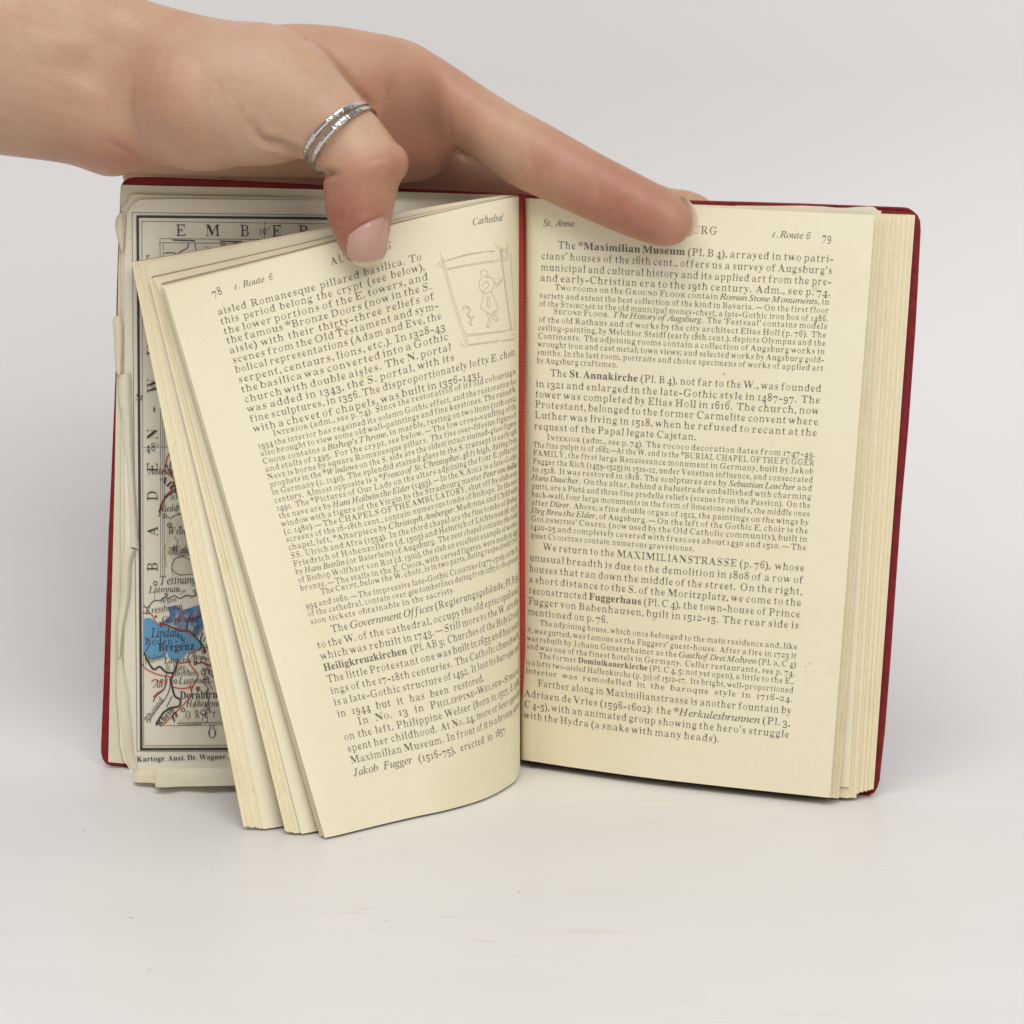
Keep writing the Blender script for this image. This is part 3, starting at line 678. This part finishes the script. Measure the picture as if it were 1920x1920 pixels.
fill(ink, SM, [m7(*p) for p in [(345, 545), (400, 525), (470, 565), (540, 545), (600, 520), (650, 540), (660, 690), (625, 760), (590, 810), (540, 750), (470, 735), (400, 700), (290, 670), (360, 620)]], E0+.00003)
ink.build('map_deep_water', M_lake2, mp)
ink = Ink()
def ms(P, wpx=1.0, f=m7, sm=True, j=.00003): stroke(ink, SM, [f(*p) for p in (smooth_pts(P, 3) if sm else P)], wpx, eps=E0+.00010, jit=j)
for P in ([(125, 590), (200, 600), (250, 680), (400, 715), (500, 750), (560, 800)], [(400, 690), (430, 640), (455, 590), (470, 600), (500, 650), (560, 640), (620, 570)], [(720, 880), (640, 890), (540, 935), (510, 965), (530, 1030), (580, 1090), (600, 1130), (560, 1210), (540, 1260)],
          [(120, 1020), (150, 1065), (220, 1105), (310, 1130), (390, 1140)], [(410, 1025), (470, 1018), (530, 1005)], [(530, 1200), (540, 1300), (470, 1380), (400, 1450), (330, 1520), (290, 1560)], [(215, 1310), (260, 1270), (310, 1240), (340, 1150)], [(560, 1035), (620, 1015), (680, 1040), (740, 1030)], [(370, 1220), (430, 1235), (500, 1235), (560, 1215)], [(200, 1180), (240, 1160), (300, 1200)]): ms(P, 2.3)
for P in ([(480, 520), (440, 590), (420, 700), (400, 740), (460, 780), (520, 830), (510, 930), (440, 1000), (400, 1080), (370, 1170), (345, 1250)], [(440, 690), (470, 740), (500, 790)]): ms(P, 2.3, m8)
ink.build('map_red_roads', M_inkred, mp)['kind'] = 'stuff'
ink = Ink()
for P, w_ in (([(136, 525), (165, 545), (205, 500), (230, 485), (280, 480), (300, 460), (350, 462), (400, 440), (440, 465), (500, 440), (560, 450), (600, 405)], 1.8), ([(140, 930), (170, 1000), (220, 1075), (270, 1050), (320, 1095), (385, 1105)], 3.8), ([(430, 990), (410, 1060), (385, 1120), (370, 1180), (400, 1300), (445, 1330), (440, 1385), (350, 1410), (290, 1460), (240, 1555)], 3.8),
              ([(270, 670), (350, 700), (450, 745), (520, 745), (590, 810), (630, 870), (610, 910)], 2.6), ([(500, 750), (520, 650), (570, 640), (630, 610)], 2.5), ([(335, 1100), (320, 1150), (310, 1240), (240, 1300), (215, 1350)], 2), ([(360, 1150), (355, 1250), (300, 1350), (200, 1480), (190, 1530)], 1.6), ([(330, 1395), (380, 1300)], 1.5),
              ([(320, 0), (315, 80), (330, 200)], .8), ([(480, 100), (400, 130), (375, 200), (410, 250), (470, 265), (560, 260), (580, 300)], 1.2), ([(560, 1000), (600, 1020), (640, 1010), (700, 1040)], 1.6), ([(600, 1230), (580, 1330), (560, 1400)], 1), ([(235, 350), (230, 430), (225, 480)], .8),
              ([(640, 760), (620, 830), (650, 880), (660, 930)], 2.5), ([(690, 1320), (700, 1450)], 1.5), ([(380, 1500), (400, 1440), (420, 1480)], 3), ([(150, 800), (180, 830)], 1), ([(190, 860), (150, 920)], 1.4)): ms(P, w_)
for k in range(26):
    x, y = rng.uniform(630, 740), rng.uniform(780, 1500); ms([(x, y), (x+rng.uniform(-30, 30), y+rng.uniform(10, 40)), (x+rng.uniform(-20, 40), y+rng.uniform(40, 70))], 1.3)
for k in range(22):
    x, y = rng.uniform(420, 600), rng.uniform(380, 470); ms([(x, y), (x+rng.uniform(-9, 12), y+rng.uniform(3, 9))], 1.5)
for k in range(14):
    y = 720+k*6; ms([(560, y), (610, y-30)], .5)
for (x, y, r_) in ((235, 335, 16), (328, 436, 12), (446, 792, 14), (650, 920, 18), (650, 920, 5), (407, 1177, 14), (600, 1240, 17), (600, 1240, 5), (472, 1422, 15), (668, 1150, 14), (580, 1020, 12), (290, 1170, 10), (238, 622, 8), (285, 700, 9)): stroke(ink, SM, [m7(*p) for p in ring_px(x, y, r_)], 1.6, eps=E0+.0001, closed=True)
for (x, y, r_) in ((412, 1246, 20), (470, 1350, 26), (470, 1350, 7), (590, 1372, 12), (420, 1030, 14), (428, 680, 13), (690, 1572, 14)): stroke(ink, SM, [m8(*p) for p in ring_px(x, y, r_)], 1.5, eps=E0+.0001, closed=True)
for P, w_ in (([(350, 1200), (380, 1100), (430, 1030), (500, 970), (540, 930), (500, 860)], 2.6), ([(600, 1215), (520, 1240), (480, 1270), (440, 1250)], 1.3), ([(520, 1480), (560, 1540), (530, 1600), (460, 1600)], 1), ([(510, 1920), (490, 1820), (540, 1720), (620, 1700), (700, 1740)], 1), ([(560, 1100), (540, 1180), (580, 1230)], 1), ([(490, 620), (470, 700), (500, 800)], 2)): ms(P, w_, m8)
for P, w_ in (([(440, 462), (500, 460), (560, 490), (580, 500)], 1.8), ([(595, 395), (585, 430), (540, 455), (530, 480), (560, 500)], 1.8), ([(635, 395), (645, 440), (665, 475)], 1.4), ([(800, 395), (830, 440)], 1.8), ([(815, 395), (860, 435)], 1.6), ([(700, 420), (760, 440)], .8)): ms(P, w_, m3)
px = [((247.7, 398.5), (975, 408), .8), ((247.7, 398.5), (250, 700), .8), ((250, 700), (257, 1408), .9), ((266, 415), (980, 424), .8), ((266, 415), (269.5, 1398), .8), ((257, 1408), (980, 1412), .8), ((269.5, 1398), (980, 1394), .9),
      ((300, 447.5), (980, 452), .8), ((302, 455), (980, 459.5), .8), ((300, 447.5), (303, 760), .8), ((306, 455), (308, 760), .8), ((487+9, 415), (487+9, 452), .9), ((301, 760), (301, 1080), .8), ((305, 760), (305, 1080), .8), ((308.5, 760), (308.5, 1080), .8), ((268, 838.5), (330, 838), .8),
      ((310, 1360.5), (980, 1350), .9), ((332, 1356), (378, 1354.5), 1.2), ((332, 1360), (378, 1358), 1.2), ((378, 1355), (980, 1344), .9), ((324, 450), (366, 451.5), 2.2), ((412, 452), (454, 453), 2.2), ((496, 453.5), (540, 454.5), 2.2)]
for a, b, w_ in px: stroke(ink, SM, [a, b], w_, eps=E0+.0001)
for a, b in (((258, 406), (975, 413)), ((258, 404), (265, 1406)), ((263, 1404.5), (980, 1402))): stroke(ink, SM, [a, b], 5.0, eps=E0+.0001)
def lab(s, a, b, size, **kw): put(ink, SM, s, SM.inv(*a), SM.inv(*b), size=size, eps=E0+.00014, **kw)
for ch, x0, x1 in (('E', 329, 346), ('M', 385, 411), ('B', 449, 466), ('E', 509, 526), ('R', 559, 578), ('G', 611, 632)): lab(ch, (x0, 442+(x0-329)*.006), (x1, 442+(x0-329)*.006), .00445, just=False, xs=1.0)
lab('10°', (486, 439), (504, 439), .0030, just=False, xs=.85)
for ch, y0, y1 in (('T', 497, 478), ('T', 545, 525), ('R', 600, 580), ('U', 668, 650), ('W', 737, 709), ('-', 773, 760), ('N', 825, 803), ('E', 886, 867), ('D', 940, 918), ('A', 1005, 985), ('B', 1072, 1053)): lab(ch, (295+(y0-500)*.001, y0), (295+(y0-500)*.001, y1), .0042, just=False, xs=1.0)
stroke(ink, SM, [(271, 655), (271.5, 655)], 3); stroke(ink, SM, [(271, 663), (271.5, 663)], 3)
lab('48°', (273, 845), (297, 845), .0031, just=False, xs=.9)
lab('Ö', m7(680, 1660), m7(730, 1660), .0042, just=False, xs=.8)
lab('^Kartogr. Anst. Dr. Wagner, Berlin^', m7(75, 1865), (470, 1421), .0021, xs=1.1)
for s_, a, b, sz in (('~Tettnang~', (270, 348), (590, 335), .0037), ('~Laimnau~', (180, 418), (450, 408), .0029), ('~Kressbronn~', (155, 600), (470, 555), .0029), ('~Oberlindau~', (290, 672), (600, 668), .0028), ('~Lindau~', (200, 800), (440, 795), .0041), ('Boden - S.', (145, 862), (520, 850), .0028), ('^Bregenz^', (260, 915), (570, 905), .0036),
                     ('~Rheineck~', (150, 1030), (340, 975), .0029), ('~Lauterach~', (310, 1022), (600, 1012), .0028), ('~St. Marg.~', (320, 1080), (505, 1080), .0027), ('~Brethen~', (400, 1130), (590, 1125), .0026), ('~Lustenau~', (435, 1200), (700, 1190), .0030), ('~Schw~', (640, 1120), (740, 1115), .0032), ('~Au~', (220, 1230), (300, 1228), .0032), ('^Dornbirn^', (445, 1328), (770, 1318), .0035),
                     ('~Hohenems~', (500, 1395), (790, 1390), .0029), ('O  R  B  r', (490, 1495), (755, 1480), .0034), ('^V^', (375, 1530), (420, 1530), .0034), ('~Rheintal~', (170, 1530), (310, 1330), .0024), ('^Rhein^', (275, 1565), (400, 1420), .0028), ('~Argen~', (275, 505), (420, 490), .0021), ('~Bregenz~', (545, 965), (700, 1005), .0019), ('~Wald~', (380, 78), (540, 78), .0033)):
    lab(s_, m7(*a), m7(*b), sz*.90)
for s_, a, b, sz in (('~Aulend~', (230, 775), (520, 770), .0028), ('^Alts^', (355, 830), (540, 1000), .0027), ('~Sch~', (475, 1060), (580, 1055), .0028), ('~Nieder~', (350, 1205), (590, 1180), .0030), ('^~Weing~^', (455, 1455), (690, 1450), .0033), ('~St~', (85, -60), (170, -60), .0027)):
    lab(s_, m8(*a), m8(*b), sz*.90)
lab('~Bussen~', m3(885, 425), m3(1010, 415), .0023)
ink.build('map_print', M_inkb, mp)
# ------------------------------------------------------------------ the hand and forearm: one continuous body
person = empty('person', (-.16, .60, .17), 'bare forearm and hand holding the open book from above, thumb and finger on its pages', 'person')
def loft(bm, secs, m=5, n=36):
    """secs: (ax, ay, bx, by, depth, front, back) - the two outline points of a cross-section and its thickness"""
    A = []
    for (ax, ay, bx, by, dep, fr, bk) in secs: A.append(np.concatenate((U(ax, ay, dep), U(bx, by, dep), (fr, bk, 0))))
    A = np.array(A); Q = np.concatenate([catmull(A[:, 0:3], m), catmull(A[:, 3:6], m), catmull(A[:, 6:9], m)], 1)
    R_ = []
    for q in Q:
        c = (q[0:3]+q[3:6])/2; d = (q[0:3]-q[3:6])/2; ringv = []
        for j in range(n):
            a = 2*math.pi*j/n; s_ = math.sin(a); co = math.cos(a); r = q[6] if s_ < 0 else q[7]
            ringv.append(bm.verts.new(c+d*co+np.array((0, 1, 0))*r*s_))
        R_.append(ringv)
    for i in range(len(R_)-1):
        for j in range(n): bm.faces.new((R_[i][j], R_[i][(j+1) % n], R_[i+1][(j+1) % n], R_[i+1][j]))
    bm.faces.new(R_[0][::-1]); bm.faces.new(R_[-1])
def ball(bm, px, py, y, r, s=(1, 1, 1)):
    from mathutils import Matrix
    bmesh.ops.create_uvsphere(bm, u_segments=24, v_segments=16, radius=1, matrix=Matrix.Translation(U(px, py, y)) @ Matrix.Diagonal((r*s[0], r*s[1], r*s[2], 1)))
bm = bmesh.new()
# forearm, ball of the thumb, thumb
loft(bm, [(-520, -215, -520, 266, .612, .0245, .027), (-180, -150, -180, 284, .604, .021, .024), (-60, -120, -60, 286, .603, .021, .024), (60, -95, 40, 296, .602, .0205, .023), (170, -55, 130, 309, .600, .0195, .022), (262, -6, 205, 332, .598, .0185, .020),
          (350, 21, 268, 318, .595, .0185, .018), (430, 38, 345, 311, .591, .0185, .016), (505, 43, 425, 311, .588, .0175, .015), (560, 62, 492, 312, .586, .0155, .013), (606, 99, 535, 306, .585, .0135, .012),
          (648, 150, 560, 298, .584, .0118, .0105), (692, 200, 584, 304, .582, .0108, .0098), (722, 238, 597, 317, .580, .0108, .0098), (750, 279, 605, 330, .5785, .0112, .0098), (760, 308, 606, 342, .5785, .0112, .0095),
          (751, 338, 607, 358, .5785, .0105, .0088), (742, 375, 609, 390, .5782, .0098, .0080), (736, 405, 615, 415, .5780, .0094, .0072), (730, 440, 625, 440, .5778, .0090, .0064), (725, 465, 635, 463, .5777, .0080, .0058), (714, 485, 650, 483, .5777, .0062, .0048), (698, 496, 666, 496, .5777, .0030, .003)])
# palm and the long finger lying across the right page
loft(bm, [(240, 0, 225, 324, .606, .012, .017), (330, 32, 290, 331, .612, .014, .018), (450, 50, 430, 333, .614, .014, .018), (553, 44, 560, 337, .617, .015, .018), (640, 50, 680, 341, .618, .015, .018), (703, 61, 755, 344, .615, .014, .018), (769, 76, 815, 332, .609, .0125, .016),
          (825, 108, 848, 293, .602, .0115, .014), (872, 138, 872, 288, .599, .0105, .013), (920, 170, 905, 312, .5965, .0100, .012), (969, 200, 950, 343, .5945, .0095, .0105), (1044, 241, 1008, 370, .5915, .0088, .0095), (1123, 286, 1080, 403, .588, .0084, .0088), (1180, 316, 1140, 429, .5855, .0082, .0082), (1231, 343, 1190, 448, .5835, .0080, .0078),
          (1265, 362, 1224, 459, .582, .0076, .0074), (1286, 382, 1250, 462, .5813, .0068, .0066), (1297, 404, 1272, 457, .581, .0052, .0052), (1299, 420, 1288, 445, .581, .0030, .003)])
# middle, ring and little finger reaching down behind the back cover
loft(bm, [(235, 90, 235, 348, .634, .014, .010), (330, 80, 330, 360, .634, .0155, .012), (450, 80, 450, 366, .634, .0155, .013), (600, 80, 600, 370, .634, .0155, .014), (720, 90, 760, 372, .635, .0145, .013), (850, 150, 870, 378, .637, .0130, .011), (960, 205, 960, 382, .637, .0115, .0095), (1080, 266, 1050, 392, .636, .0088, .0088), (1180, 318, 1150, 425, .633, .0082, .0082), (1250, 350, 1220, 450, .629, .0078, .0078), (1292, 357, 1262, 470, .6265, .0075, .0075), (1325, 371, 1300, 470, .6245, .0066, .0066), (1345, 395, 1325, 455, .6240, .0048, .0048), (1352, 415, 1342, 440, .6238, .0025, .0025)])
loft(bm, [(520, 120, 520, 345, .632, .012, .012), (660, 230, 600, 400, .638, .011, .011), (760, 320, 690, 450, .640, .0095, .0095), (860, 410, 790, 520, .640, .0088, .0088), (960, 490, 895, 600, .639, .0082, .0082), (1050, 560, 985, 665, .6365, .0076, .0076), (1085, 600, 1030, 690, .636, .0060, .0060), (1098, 630, 1060, 690, .636, .003, .003)])
loft(bm, [(430, 160, 400, 340, .630, .012, .012), (540, 290, 450, 420, .639, .010, .010), (620, 400, 535, 500, .642, .0085, .0085), (700, 500, 620, 590, .642, .0075, .0075), (770, 590, 695, 680, .641, .0068, .0068), (800, 640, 740, 710, .640, .0052, .0052), (808, 670, 775, 710, .640, .003, .003)])
ball(bm, 731, 306, .5770, .0048, (1.0, 1.0, 1.1))       # thumb knuckle
#           # base of the finger
ball(bm, 380, 190, .590, .0190, (1.25, .95, .95))        # ball of the thumb
ball(bm, 530, 180, .587, .0135, (1.1, .95, .95))
bmesh.ops.recalc_face_normals(bm, faces=bm.faces)
me = bpy.data.meshes.new('skin'); bm.to_mesh(me); bm.free()
hand = link('hand', me); 
md = hand.modifiers.new('r', 'REMESH'); md.mode = 'VOXEL'; md.voxel_size = .00075; md.use_smooth_shade = True
md = hand.modifiers.new('s', 'SMOOTH'); md.factor = .5; md.iterations = 9
dg = bpy.context.evaluated_depsgraph_get(); me2 = bpy.data.meshes.new_from_object(hand.evaluated_get(dg)); hand.modifiers.clear(); hand.data = me2
nv = len(me2.vertices); co = np.empty(nv*3, np.float32); me2.vertices.foreach_get('co', co); co = co.reshape(-1, 3).astype(float)
no = np.empty(nv*3, np.float32); me2.vertices.foreach_get('normal', no); no = no.reshape(-1, 3).astype(float)
print('hand verts', nv)
bvh = BVHTree.FromPolygons([Vector(v) for v in co], [p.vertices[:] for p in me2.polygons])
def hit(px, py):
    d = Vector(ray(px, py)).normalized(); r = bvh.ray_cast(Vector((0, 0, CAMZ)), d)
    return r[0]
disp = np.zeros(nv)
def crease(pts, depth, width, m=5, ridge=0.0, taper=True):
    """groove (or ridge, if depth is negative) following a line on the skin"""
    P = smooth_pts(pts, m); H = [hit(*p) for p in P]; H = np.array([h for h in H if h is not None]); 
    if len(H) < 2: return
    lo = H.min(0)-width*4; hi = H.max(0)+width*4; idx = np.where(((co > lo) & (co < hi)).all(1))[0]; C = co[idx]; best = np.full(len(idx), 9.0); par = np.zeros(len(idx))
    for i in range(len(H)-1):
        a, b = H[i], H[i+1]; ab = b-a; t = np.clip(((C-a) @ ab)/(ab @ ab+1e-12), 0, 1); d = np.linalg.norm(C-(a+t[:, None]*ab), axis=1); m_ = d < best; best[m_] = d[m_]; par[m_] = ((i+t)/(len(H)-1))[m_]
    tp = np.sin(np.pi*np.clip(par, .04, .96))**.6 if taper else 1
    disp[idx] -= depth*tp*(np.exp(-(best/width)**2)-ridge*np.exp(-((best-width*2)/width)**2))
def dent(px, py, rx, depth):
    h = hit(px, py)
    if h is None: return
    d = np.linalg.norm(co-np.array(h), axis=1); disp[:] -= depth*np.exp(-(d/rx)**2)
mm = .001
# thumb joint
crease([(604, 329), (612, 326), (622, 325), (634, 327)], 1.1*mm, .9*mm, ridge=.35, taper=True)
crease([(602, 331), (610, 328), (618, 327)], .8*mm, 1.5*mm)
crease([(686, 306), (700, 303), (715, 298), (732, 290)], .36*mm, .6*mm)
crease([(692, 311), (708, 306), (724, 302)], -.15*mm, .6*mm)
crease([(676, 292), (690, 275), (708, 262)], .12*mm, .5*mm); crease([(700, 268), (716, 258), (728, 252)], .10*mm, .5*mm)
crease([(651, 446), (656, 434), (670, 425), (700, 412), (724, 403)], .40*mm, .55*mm, taper=False); crease([(646, 440), (652, 430), (668, 420), (698, 407), (722, 399)], -.22*mm, .6*mm)
crease([(690, 330), (704, 322), (722, 316)], .14*mm, .5*mm); crease([(668, 303), (690, 301), (712, 293)], .16*mm, .5*mm)
# root of the thumb
crease([(470, 235), (486, 258), (505, 266), (530, 272), (556, 284), (574, 293)], 1.3*mm, 1.3*mm, ridge=.3)
crease([(480, 240), (492, 259), (512, 266), (530, 270)], .6*mm, .5*mm)
crease([(432, 178), (450, 205), (464, 232), (474, 250)], .35*mm, .9*mm); crease([(408, 150), (418, 185), (426, 215)], .25*mm, .8*mm)
# web between thumb and finger
crease([(560, 64), (590, 82), (612, 104), (646, 148), (676, 182), (698, 208)], .9*mm, 1.3*mm, taper=False)
crease([(722, 178), (726, 165), (732, 152), (730, 138)], .25*mm, 1.6*mm); crease([(700, 208), (714, 192), (722, 176), (726, 160)], .6*mm, 1.4*mm)
# finger creases
crease([(842, 200), (840, 225), (842, 250), (850, 275), (868, 288)], .35*mm, 1.6*mm); crease([(846, 278), (862, 286), (880, 300)], .9*mm, 1.0*mm)
crease([(998, 250), (994, 285), (1002, 325)], .28*mm, 1.3*mm); crease([(1128, 318), (1122, 345), (1126, 375)], .36*mm, 1.2*mm); crease([(1116, 322), (1112, 345)], .18*mm, .7*mm); crease([(1012, 255), (1008, 290)], .12*mm, .8*mm)
# wrist folds, tendon hollow
crease([(196, 270), (215, 276), (240, 288), (265, 300), (300, 309)], .7*mm, 1.2*mm); crease([(210, 288), (228, 300), (240, 315)], .35*mm, .9*mm); crease([(185, 300), (210, 312), (228, 330)], .3*mm, 1.0*mm)
crease([(40, 95), (90, 88), (140, 85), (180, 100)], -1.2*mm, 5*mm); crease([(90, 150), (150, 175), (200, 190)], -1.0*mm, 4*mm)
dent(150, 125, .012, 3.2*mm); dent(205, 75, .008, 2.0*mm); dent(190, 190, .010, 1.8*mm); dent(60, 170, .010, -1.0*mm); dent(300, 250, .010, .8*mm); dent(335, 210, .008, -1.0*mm); dent(640, 260, .006, .3*mm); dent(660, 425, .006, .5*mm); dent(745, 300, .005, -.6*mm)
dent(800, 250, .008, 1.2*mm); dent(760, 160, .008, -.8*mm); dent(1200, 395, .007, -.5*mm); dent(1060, 320, .006, -.4*mm)
co2 = co+no*disp[:, None]; me2.vertices.foreach_set('co', co2.astype(np.float32).ravel()); me2.update()
# colour of the skin itself: pinker fingertips, knuckles and thumb base, paler mounds
red = np.zeros(nv)
for (px, py, y_, r, a) in ((1170, 400, .576, .026, .42), (1250, 420, .576, .016, .22), (650, 420, .57, .012, .7), (680, 490, .572, .008, .5), (300, 200, .575, .016, .22), (740, 320, .57, .007, .3), (845, 270, .59, .010, .3), (820, 170, .59, .016, .25), (700, 330, .575, .008, .2), (140, 290, .59, .015, .25), (640, 400, .575, .010, .35), (800, 310, .61, .02, .35), (1010, 320, .585, .008, .25), (240, 300, .59, .010, .35)):
    h = hit(px, py); h = np.array(h) if h is not None else U(px, py, y_); red = np.maximum(red, a*np.exp(-(np.linalg.norm(co-h, axis=1)/r)**2)+red*.35)
for (px, py, r, a) in ((450, 130, .02, -.25), (640, 190, .012, -.25), (700, 260, .008, -.2), (950, 260, .012, -.1), (60, 60, .03, -.15)):
    h = hit(px, py)
    if h is not None: red = red+a*np.exp(-(np.linalg.norm(co-np.array(h), axis=1)/r)**2)
at = me2.attributes.new('redness', 'FLOAT', 'POINT'); at.data.foreach_set('value', red.astype(np.float32))
M_skin = mat('skin', (0.62, 0.39, 0.28), 0.42, Subsurface_Weight=0.16, Subsurface_Scale=0.004, Specular_IOR_Level=0.42)
M_skin.node_tree.nodes['Principled BSDF'].inputs['Subsurface Radius'].default_value = (1.0, .35, .2)
n = N(M_skin); ac = n.new('ShaderNodeAttribute', attribute_name='redness')
f = n.noise(65, detail=4); ad = n.new('ShaderNodeMath', operation='MULTIPLY_ADD'); n.L(f, ad.inputs[0]); ad.inputs[1].default_value = .52; 
sb = n.new('ShaderNodeMath', operation='SUBTRACT'); n.L(ac.outputs['Fac'], sb.inputs[0]); sb.inputs[1].default_value = .03; n.L(sb.outputs[0], ad.inputs[2])
c = n.ramp(ad.outputs[0], [(0.06, (0.56, 0.355, 0.235)), (0.28, (0.51, 0.285, 0.18)), (0.70, (0.40, 0.160, 0.100)), (1.0, (0.32, 0.105, 0.065))])
c = n.mix(c, (0.44, 0.26, 0.20), n.ramp(n.noise(420, detail=3), [(0.45, (0, 0, 0)), (0.8, (.35, .35, .35))])); n.color(c)
vo = n.new('ShaderNodeTexVoronoi', feature='DISTANCE_TO_EDGE'); vo.inputs['Scale'].default_value = 1300; n.L(n.tc.outputs['Object'], vo.inputs['Vector'])
n.bump(vo.outputs['Distance'], .32, .00030); n.bump(n.noise(900, (1, 1, 1), detail=4), .35, .00022); n.bump(n.noise(260, (1, 1, 4.5), rot=(0, .5, 0), detail=5, rough=.65), .22, .00035); n.bump(n.noise(170, detail=4), .22, .0006)
me2.materials.clear(); me2.materials.append(M_skin); me2.polygons.foreach_set('use_smooth', [True]*len(me2.polygons))
hand.parent = person; hand.matrix_parent_inverse = person.matrix_world.inverted()
bvh = BVHTree.FromPolygons([Vector(v) for v in co2], [p.vertices[:] for p in me2.polygons])
# thumb nail: a thin curved plate seated in the skin
M_nail = mat('fingernail', (0.66, 0.40, 0.34), 0.22, Subsurface_Weight=.12, Subsurface_Scale=.003, Specular_IOR_Level=.55)
n = N(M_nail); an = n.new('ShaderNodeAttribute', attribute_name='free_edge')
n.color(n.mix(n.ramp(n.noise(90), [(.3, (0.58, 0.335, 0.265)), (.7, (0.54, 0.30, 0.255))]), (0.66, 0.56, 0.42), an.outputs['Fac'])); n.bump(n.noise(350, (6, 1, .3), detail=2), .08, .0001)
Ln = smooth_pts([(654, 440), (650, 456), (651, 475), (657, 488), (667, 497)], 5); Rn = smooth_pts([(726, 404), (729, 430), (727, 455), (722, 478), (710, 495)], 5)
K = 18; J = 16; smp = []
for i in range(K+1):
    for j in range(J+1):
        a = Ln[int(i/K*(len(Ln)-1))]; b = Rn[int(i/K*(len(Rn)-1))]; f = j/J
        x = a[0]+(b[0]-a[0])*f; y = a[1]+(b[1]-a[1])*f+(5.0*math.sin(math.pi*f)*(i/K)**3) - (6*math.sin(math.pi*f)*(1-i/K)**2 if i < K else 0)
        smp.append((x, y, i/K, f))
X = []; Yd = []
for (x, y, fi, fj) in smp:
    h = hit(x, y)
    if h is not None and fi < .93 and .08 < fj < .95: X.append((1, x/100, y/100, (x/100)**2, (y/100)**2, x*y/1e4)); Yd.append(h[1])
q = np.linalg.lstsq(np.array(X), np.array(Yd), rcond=None)[0]
V = []; fe = []
for th_ in (0, .0005):
    for (x, y, fi, fj) in smp:
        fit = float(np.dot((1, x/100, y/100, (x/100)**2, (y/100)**2, x*y/1e4), q)); h = hit(x, y); ys = h[1] if h is not None else fit+.001
        dpt = (.6*fit+.4*min(ys, fit+.0012))-.00038; e_ = max((fi-.80)/.2*1.0, 0); V.append(U(x, y, dpt+th_)); fe.append(min(1, max(0, (fi+(.06 if fj < .15 else 0)-.86)*18)))
F = []; W_ = J+1; n0 = (K+1)*W_
for i in range(K):
    for j in range(J): a = i*W_+j; F += [(a, a+1, a+W_+1, a+W_), (n0+a+W_, n0+a+W_+1, n0+a+1, n0+a)]
for i in range(K):
    for j in (0, J): a = i*W_+j; F.append((a, a+W_, n0+a+W_, n0+a))
for j in range(J):
    for i in (0, K): a = i*W_+j; F.append((a, a+1, n0+a+1, n0+a))
nail = mesh_obj('thumbnail', V, F, M_nail, person); at = nail.data.attributes.new('free_edge', 'FLOAT', 'POINT'); at.data.foreach_set('value', np.array(fe, np.float32))
# finger nail seen edge-on past the fingertip
V = []; F = []; fe = []
No = smooth_pts([(1288, 372), (1298, 383), (1306, 398), (1309, 415), (1307, 430), (1301, 442)], 4); Ni = smooth_pts([(1270, 366), (1280, 382), (1288, 400), (1290, 416), (1288, 430), (1280, 444)], 4)
for i in range(len(No)):
    for j in range(5):
        f = j/4; V.append(U(No[i][0]*(1-f)+Ni[i][0]*f, No[i][1]*(1-f)+Ni[i][1]*f, .5806+.0010*f+.0006*math.sin(math.pi*i/len(No)))); fe.append(1.0)
k = len(V)
for v in list(V): V.append(v+np.array((0, .0006, 0))); fe.append(1.0)
for i in range(len(No)-1):
    for j in range(4): a = i*5+j; F += [(a, a+1, a+6, a+5), (k+a, k+a+5, k+a+6, k+a+1)]
    a = i*5; F.append((a, a+5, k+a+5, k+a))
nail = mesh_obj('fingernail', V, F, M_nail, person); at = nail.data.attributes.new('free_edge', 'FLOAT', 'POINT'); at.data.foreach_set('value', np.array(fe, np.float32))

# ------------------------------------------------------------------ the ring on the thumb
M_silver = mat('hammered_silver', (0.66, 0.65, 0.64), 0.14, Metallic=1.0)
n = N(M_silver); n.bump(n.noise(900, detail=2), .35, .0004)
ringo = empty('ring', U(640, 250, .576), 'silver ring of two hammered bands worn on the thumb', 'ring')
def band(ax, ay, bx, by, bulge, r_, dep, wdt):
    a = U(ax, ay, dep); b = U(bx, by, dep); c = (a+b)/2; d = (a-b)/2; ax_ = np.array((d[2], 0, -d[0])); ax_ /= np.linalg.norm(ax_)   # along the thumb
    if ax_[2] < 0: ax_ = -ax_
    K = 150; n_ = 10; V = []; F = []
    for i in range(K):
        t = 2*math.pi*i/K; s_ = math.sin(t); cc = math.cos(t); fr = r_[0] if s_ > 0 else r_[1]
        P = c+d*cc+np.array((0, -1, 0))*fr*s_+ax_*bulge*s_
        out = d/np.linalg.norm(d)*cc*fr/np.linalg.norm(d)+np.array((0, -1, 0))*s_; out = out/np.linalg.norm(out); e1 = rng.normal(0, .05)
        for j in range(n_):
            q_ = 2*math.pi*j/n_; ham = 1+.10*math.sin(i*1.35+math.sin(i*.7)*2)*max(0, math.cos(q_))
            V.append(P+out*(.00062*math.cos(q_)*ham*(1+e1))+ax_*(wdt*math.sin(q_)*(1+.05*math.sin(i*2.1))))
    for i in range(K):
        for j in range(n_): F.append((i*n_+j, i*n_+(j+1) % n_, ((i+1) % K)*n_+(j+1) % n_, ((i+1) % K)*n_+j))
    return mesh_obj('band', V, F, M_silver, ringo, smooth=False)
band(691, 199, 578, 300, .0029, (.0121, .0104), .5825, .00075)
band(699, 207, 592, 314, .0026, (.0121, .0104), .5820, .00078)
